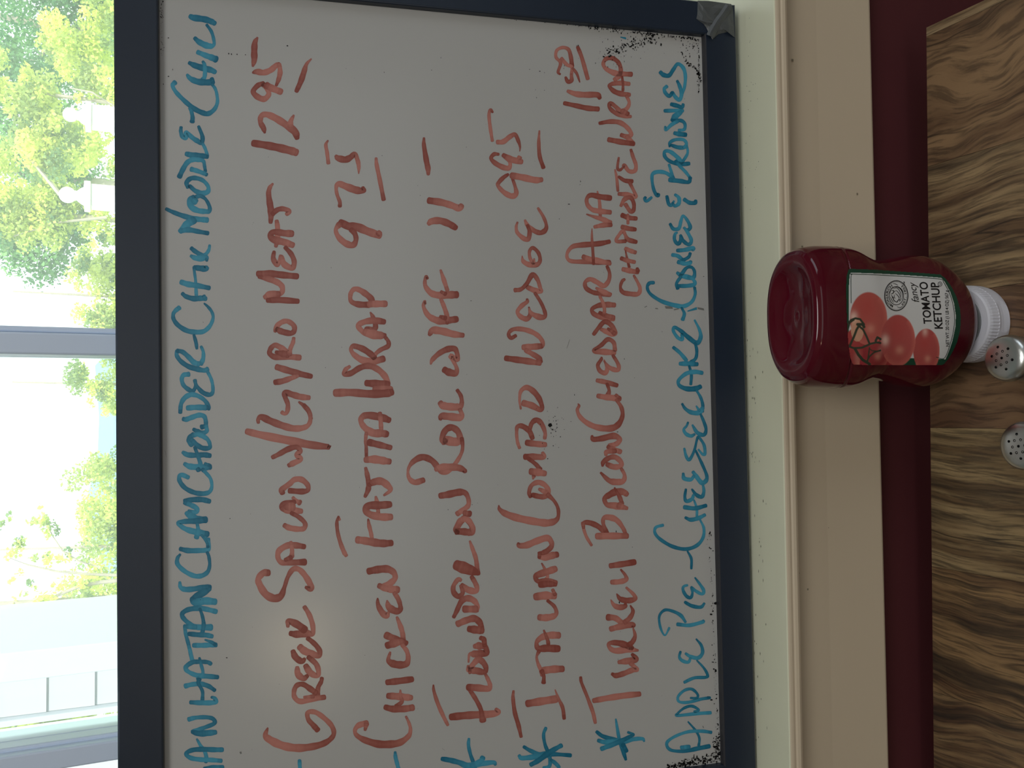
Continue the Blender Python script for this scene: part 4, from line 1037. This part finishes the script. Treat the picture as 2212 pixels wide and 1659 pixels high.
for P_, w_ in (([(655,500),(670,450),(700,428),(750,430),(790,470),(800,530),(785,580)],1.6),([(690,445),(740,440),(775,490),(780,540)],1.3),([(670,470),(700,470),(690,500),(665,510)],1.8),([(665,520),(690,545),(700,580),(730,600),(750,595)],1.7),([(715,500),(740,520),(760,550),(755,580)],1.4),([(700,490),(730,470),(765,510),(775,560),(765,600)],1.2),([(735,610),(745,585),(770,575),(775,590)],1.6),([(660,540),(675,575),(700,610)],1.2),([(680,545),(690,555),(700,550)],1.5),([(690,385),(725,395),(750,410)],1.2),([(735,655),(770,665),(800,650)],1.2),([(710,515),(705,545),(718,560)],1.3)):
    pstroke(li, P_, w_)
li.build('emblem_drawing', M_ink, lab)

# ---------------------------------------------------------------- salt and pepper shakers
def shaker(px_, py_, label, fill, rot, lr=.0146):
    c = hz(px_, py_, TZ+.0745); x, y = c[0], c[1]
    sh = empty('table_shaker', (x, y, TZ), label=label, cat='shaker', group='chrome topped shakers on the table')
    prof = [(.0145, 0), (.0175, .002), (.018, .006), (.0165, .03), (.0145, .045), (.0125, .052), (.0118, .056)]
    V, Fc = [], []
    g_ = MB(); n8 = 8
    for r, z in prof:
        for k in range(n8):
            t = 2*math.pi*k/n8+rot; g_.V.append((x+r*math.cos(t), y+r*math.sin(t), TZ+z))
    for i in range(len(prof)-1):
        for k in range(n8): q = i*n8; g_.F.append((q+k, q+(k+1) % n8, q+n8+(k+1) % n8, q+n8+k))
    g_.F += [tuple(range(n8))[::-1], tuple(range((len(prof)-1)*n8, len(prof)*n8))]
    g_.build('glass_jar', M_glass, sh)
    MB().lathe([(.0125, .004), (.0145, .006), (.0135, .03), (.0125, .036)], (x, y, TZ), 24).build('filling', fill, sh, smooth=False)
    lid = MB().lathe([(.0128, .052), (.0138, .0525), (.0140, .054), (.0138, .0565), (.0132, .058), (.0134, .061), (.0140, .064), (lr, .0672), (lr, .0692), (lr-.0006, .0712), (lr-.0018, .0727), (lr-.004, .0737), (lr-.008, .0743), (.003, .0745), (.0004, .0745)], (x, y, TZ), 72).build('shaker_lid', M_chrome, sh, smooth=True, label='dull chrome perforated lid')
    base = [(0, 0), (0, 1), (0, -1), (1, .5), (1, -.5), (-1, .5), (-1, -.5), (1, 1.45), (-1, 1.45), (1, -1.45), (-1, -1.45), (2, 0), (-2, 0)]
    for a, b in base:
        q = np.array([a*.0037, b*.0040]); cs, sn = math.cos(rot), math.sin(rot); hx, hy = x+q[0]*cs-q[1]*sn, y+q[0]*sn+q[1]*cs
        d_ = math.hypot(hx-x, hy-y); zt = np.interp(d_, [0, lr-.008, lr-.004, lr-.0018], [.0745, .0743, .0737, .0727])
        MB().lathe([(.00085, zt-.002), (.00085, zt+.00012), (.00065, zt+.00016), (.0004, zt+.00004)], (hx, hy, TZ), 12).build('shaker_hole', M_hole, lid)
    return sh
shaker(2163.7, 773.4, 'chrome-topped glass shaker right in front of the ketchup bottle cap', M_salt, .35)
shaker(2200, 964, 'chrome-topped glass shaker standing alone on the table, left of the one by the bottle', M_pepper, .15, .0149)

# ---------------------------------------------------------------- outside: lawn, hills, house wing, posts, trees
MB().box((-60, YO+.02, -1.3), (60, 160, -1.2)).build('ground', M_grass, kind='structure')
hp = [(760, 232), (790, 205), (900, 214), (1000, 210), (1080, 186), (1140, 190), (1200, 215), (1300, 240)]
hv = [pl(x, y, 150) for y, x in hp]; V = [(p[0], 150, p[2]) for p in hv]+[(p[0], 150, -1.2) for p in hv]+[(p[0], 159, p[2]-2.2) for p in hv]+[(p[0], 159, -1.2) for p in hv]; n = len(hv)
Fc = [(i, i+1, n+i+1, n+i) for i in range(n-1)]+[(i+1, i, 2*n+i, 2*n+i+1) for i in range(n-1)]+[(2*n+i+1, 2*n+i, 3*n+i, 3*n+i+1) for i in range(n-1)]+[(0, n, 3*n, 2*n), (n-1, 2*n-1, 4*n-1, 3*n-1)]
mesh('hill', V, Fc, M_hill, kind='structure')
# white clapboard wing of the building
YW = 2.4
wg = empty('clapboard_wing', tuple(pl(125, 1470, YW)*np.array([1, 1, 0])+np.array([0, 0, -1.2])), label='white clapboard wall with corner boards outside the left pane', cat='building')
def xw(y, x=125, Y=YW): return pl(x, y, Y)[0]
MB().box((xw(1457), YW-.02, -1.2), (xw(1395), YW+.6, 3.2)).build('corner_board', M_clap, wg, bevel=.003)
MB().box((xw(1590), YW-.02, -1.2), (xw(1537), YW+.6, 3.2)).build('corner_board', M_clap, wg, bevel=.003)
MB().box((xw(1800), YW+.08, -1.2), (xw(1590), YW+.6, 3.2)).build('return_wall', M_clap, wg)
zt = pl(100, 1490, YW)[2]; hgt = pl(100, 1490, YW)[2]-pl(205, 1475, YW)[2]
k0 = int((zt+1.2)//hgt); z = zt-k0*hgt; i = 0
while z < 3.1:
    xa, xb = xw(1537)+.001, xw(1457)-.001
    lo = [(xa, YW+.006, z), (xb, YW+.006, z), (xb, YW+.5, z), (xa, YW+.5, z)]; hi = [(xa, YW+.011, z+hgt-.0005), (xb, YW+.011, z+hgt-.0005), (xb, YW+.5, z+hgt-.001), (xa, YW+.5, z+hgt-.001)]
    MB().hexa(lo, hi).build('siding_board', M_clap, wg); z += hgt
def fence_post(ya, yb, xcap, xball, rb, Y, label):
    a, b = pl(220, yb, Y), pl(220, ya, Y); x = (a[0]+b[0])/2; hw = (b[0]-a[0])/2; zc = pl(xcap, (ya+yb)/2, Y)[2]; zb = pl(xball, (ya+yb)/2, Y)[2]; r = rb/F*math.hypot(Y, .5)
    o = empty('fence_post', (x, Y, -1.2), label=label, cat='post', group='white posts with ball finials beyond the pane')
    MB().box((x-hw, Y-hw, -1.2), (x+hw, Y+hw, zc-.015)).build('post_shaft', M_post, o, bevel=.004)
    MB().box((x-hw*1.18, Y-hw*1.18, zc-.015), (x+hw*1.18, Y+hw*1.18, zc+.008)).build('post_cap', M_post, o, bevel=.003)
    MB().lathe([(hw*.85, zc+.008), (hw*.7, zc+.02), (hw*.42, zc+.035), (hw*.42, zb-r*.95), (hw*.5, zb-r*.85)], (x, Y, 0), 20).build('finial_neck', M_post, o, smooth=False)
    MB().ball((x, Y, zb), r, 12).build('finial_ball', M_post, o, smooth=True)
fence_post(234, 278, 189, 152, 13.5, 4.0, 'white fence post with ball finial, second from the window stile')
fence_post(404, 451, 187, 146, 15.5, 3.8, 'white fence post with ball finial, nearest the window stile')

def leaves(n, blobs, size, seed):
    r_ = np.random.default_rng(seed); w_ = np.array([b[3]*b[4]*b[5] for b in blobs])**.7; w_ /= w_.sum(); pick = r_.choice(len(blobs), n, p=w_)
    B = np.array(blobs)[pick]; d = r_.normal(size=(n, 3)); d /= np.linalg.norm(d, axis=1)[:, None]
    C_ = B[:, :3]+d*B[:, 3:6]*(r_.random((n, 1))**.45)
    a = r_.normal(size=(n, 3)); a /= np.linalg.norm(a, axis=1)[:, None]; b = np.cross(a, r_.normal(size=(n, 3))); b /= np.linalg.norm(b, axis=1)[:, None]
    s = size*(.6+.8*r_.random((n, 1)))
    V = np.empty((n, 4, 3)); V[:, 0] = C_-a*s; V[:, 1] = C_+b*s*.62; V[:, 2] = C_+a*s; V[:, 3] = C_-b*s*.62
    tint = np.clip(r_.random(n)*.3+.85*B[:, 6]-.05, 0, 1)
    return V.reshape(-1, 3), np.arange(n*4).reshape(-1, 4), np.repeat(tint, 4)
def tree(name, label, cat, blobs, n, size, m, base, branches, seed, group=None):
    o = empty(name, base, label=label, cat=cat, group=group)
    V, Q_, T = leaves(n, blobs, size, seed); me = bpy.data.meshes.new('foliage'); me.vertices.add(len(V)); me.vertices.foreach_set('co', V.ravel().astype(np.float32))
    me.loops.add(len(V)); me.loops.foreach_set('vertex_index', Q_.ravel().astype(np.int32)); me.polygons.add(len(Q_)); me.polygons.foreach_set('loop_start', np.arange(0, len(V), 4, dtype=np.int32)); me.update(calc_edges=True)
    f = bpy.data.objects.new('foliage', me); COL.objects.link(f); me.materials.append(m); f.parent = o; f.location = -Vector(base); f['kind'] = 'stuff'; set_tint(f, T)
    for P_, r in branches:
        MB().tube(P_, r, 7).build('trunk' if r[0] > .05 else 'branch', M_bark, o)
    return o
def blob(x, y, Y, r, ry=None, tint=.5, rz=None):
    p = pl(x, y, Y); return (p[0], p[1], p[2], r, ry or r, rz or r*.9, tint)
def blobs(spec, Y, seed, sub=22, f=.34):
    r_ = np.random.default_rng(seed); out = []
    for x, y, R_, Ry, tint in spec:
        c = pl(x, y, Y)
        for _ in range(sub):
            d = r_.normal(size=3); d /= np.linalg.norm(d); d *= r_.random()**.4*.85
            q = R_*f*(.6+.8*r_.random()); out.append((c[0]+d[0]*Ry, c[1]+d[1]*R_*.8, c[2]+d[2]*R_, q, q, q*.8, float(np.clip(tint+r_.normal()*.42, 0, 1))))
    return out
def br(P, Y, r0, r1):
    Q_ = [tuple(pl(x, y, Y)) for x, y in P]; n = len(Q_); return ([q for q in Q_], [r0+(r1-r0)*i/(n-1) for i in range(n)])
def trunk(x, y, Y, r, lean=.2):
    p = pl(x, y, Y); return ([(p[0]-lean, p[1], -1.2), (p[0]-lean*.4, p[1], .3), (p[0], p[1], p[2]), (p[0]+lean*.5, p[1]+.1, p[2]+1.0)], [r, r*.8, r*.55, r*.3])
G0 = 'leafy trees beyond the window'
def gb(x, y, Y): p = pl(x, y, Y); return (p[0], p[1], -1.2)
tree('garden_tree', 'dark green tree at the far right behind the others, rightmost crown', 'tree', blobs([(60, 20, 2.0, 1.9, .35), (200, -120, 1.9, 1.9, .4), (230, 90, 1.3, 1.3, .3)], 17.5, 1, 34), 26000, .036, M_leafd, gb(60, 20, 17.5), [trunk(120, 60, 17.5, .15), br([(210, 60), (120, 100), (20, 160)], 17.4, .05, .02)], 11, G0)
tree('garden_tree', 'yellow-green spring tree right of the second white post', 'tree', blobs([(175, 95, .40, .36, .9), (215, 180, .3, .3, .8), (90, 260, .42, .42, .75), (125, 335, .40, .30, .8), (225, 20, .28, .25, .8), (20, 190, .3, .3, .7)], 8.6, 2, 18, .30), 15000, .019, M_leaf, gb(140, 190, 8.6), [trunk(190, 215, 8.6, .035, .05), br([(255, 235), (200, 200), (150, 190)], 8.4, .014, .005), br([(130, 420), (80, 360), (40, 315)], 8.5, .02, .008)], 12, G0)
tree('garden_tree', 'bright spring tree between the white posts and the window stile', 'tree', blobs([(20, 400, .55, .5, .75), (60, 490, .5, .4, .65), (225, 480, .32, .4, .8), (190, 330, .4, .4, .8), (140, 430, .4, .4, .55)], 11, 3, 20, .32), 15000, .022, M_leaf, gb(100, 450, 11), [trunk(190, 470, 11, .05, .1), br([(230, 470), (130, 480), (30, 510)], 10.8, .02, .008), br([(250, 430), (150, 445), (60, 420), (0, 430)], 11.1, .018, .007)], 13, G0)
tree('garden_tree', 'deep green tree behind the yellow-green spring trees', 'tree', blobs([(80, 330, .9, .9, .1), (120, 500, .8, .8, .15), (30, 180, .9, .9, .2), (20, 500, .6, .5, .4)], 14, 4, 26), 20000, .03, M_leafd, gb(90, 400, 14), [trunk(100, 380, 14, .1)], 14, G0)
tree('leafy_bush', 'low green bush just left of the thin window stile', 'bush', blobs([(205, 810, .36, .35, .7), (228, 870, .25, .3, .8)], 12, 5, 14), 3000, .021, M_leaf, gb(215, 830, 12), [trunk(225, 830, 12, .03, .05)], 15, 'bushes beyond the window')
tree('leafy_bush', 'green bush just right of the thin window stile', 'bush', blobs([(222, 650, .4, .55, .7), (215, 590, .4, .4, .6), (245, 690, .35, .3, .7)], 12, 6, 18), 6500, .023, M_leaf, gb(215, 630, 12), [trunk(225, 640, 12, .03, .05)], 16, 'bushes beyond the window')
tree('leafy_bush', 'bright bush low in the left pane beside the branchy tree', 'bush', blobs([(215, 1010, .32, .4, .6), (225, 1100, .35, .5, .9), (232, 1190, .4, .5, .85), (215, 1290, .4, .5, .8), (240, 1350, .35, .4, .5)], 10, 7, 20), 11000, .02, M_leaf, gb(225, 1180, 10), [trunk(240, 1180, 10, .03, .05)], 17, 'bushes beyond the window')
tree('sparse_tree', 'thinly leaved branchy tree against the white sky in the left pane', 'tree', blobs([(80, 1110, .12, .14, .5), (105, 1140, .1, .1, .5), (20, 1125, .08, .08, .4), (30, 1180, .12, .12, .6), (90, 1210, .08, .08, .7), (55, 1255, .14, .12, .6), (20, 1330, .16, .14, .7), (100, 1290, .12, .12, .7), (45, 1370, .1, .08, .8), (140, 1200, .12, .1, .7), (170, 1260, .2, .16, .7)], 7, 8, 5), 1300, .016, M_leaf, gb(150, 1300, 7),
     [trunk(280, 1290, 7, .05, .05), br([(270, 1252), (215, 1258), (170, 1267), (120, 1288), (75, 1318), (25, 1335), (-20, 1342)], 7, .016, .005), br([(265, 1243), (190, 1240), (120, 1234), (60, 1220), (20, 1205)], 7, .012, .004), br([(215, 1225), (170, 1212), (135, 1190), (115, 1160), (100, 1130)], 7, .009, .003), br([(250, 1330), (170, 1345), (110, 1355), (60, 1370)], 7, .012, .004), br([(245, 1315), (180, 1325), (120, 1335), (75, 1328)], 7, .009, .003), br([(240, 1345), (160, 1360), (110, 1375), (75, 1392)], 7, .01, .003)], 18)
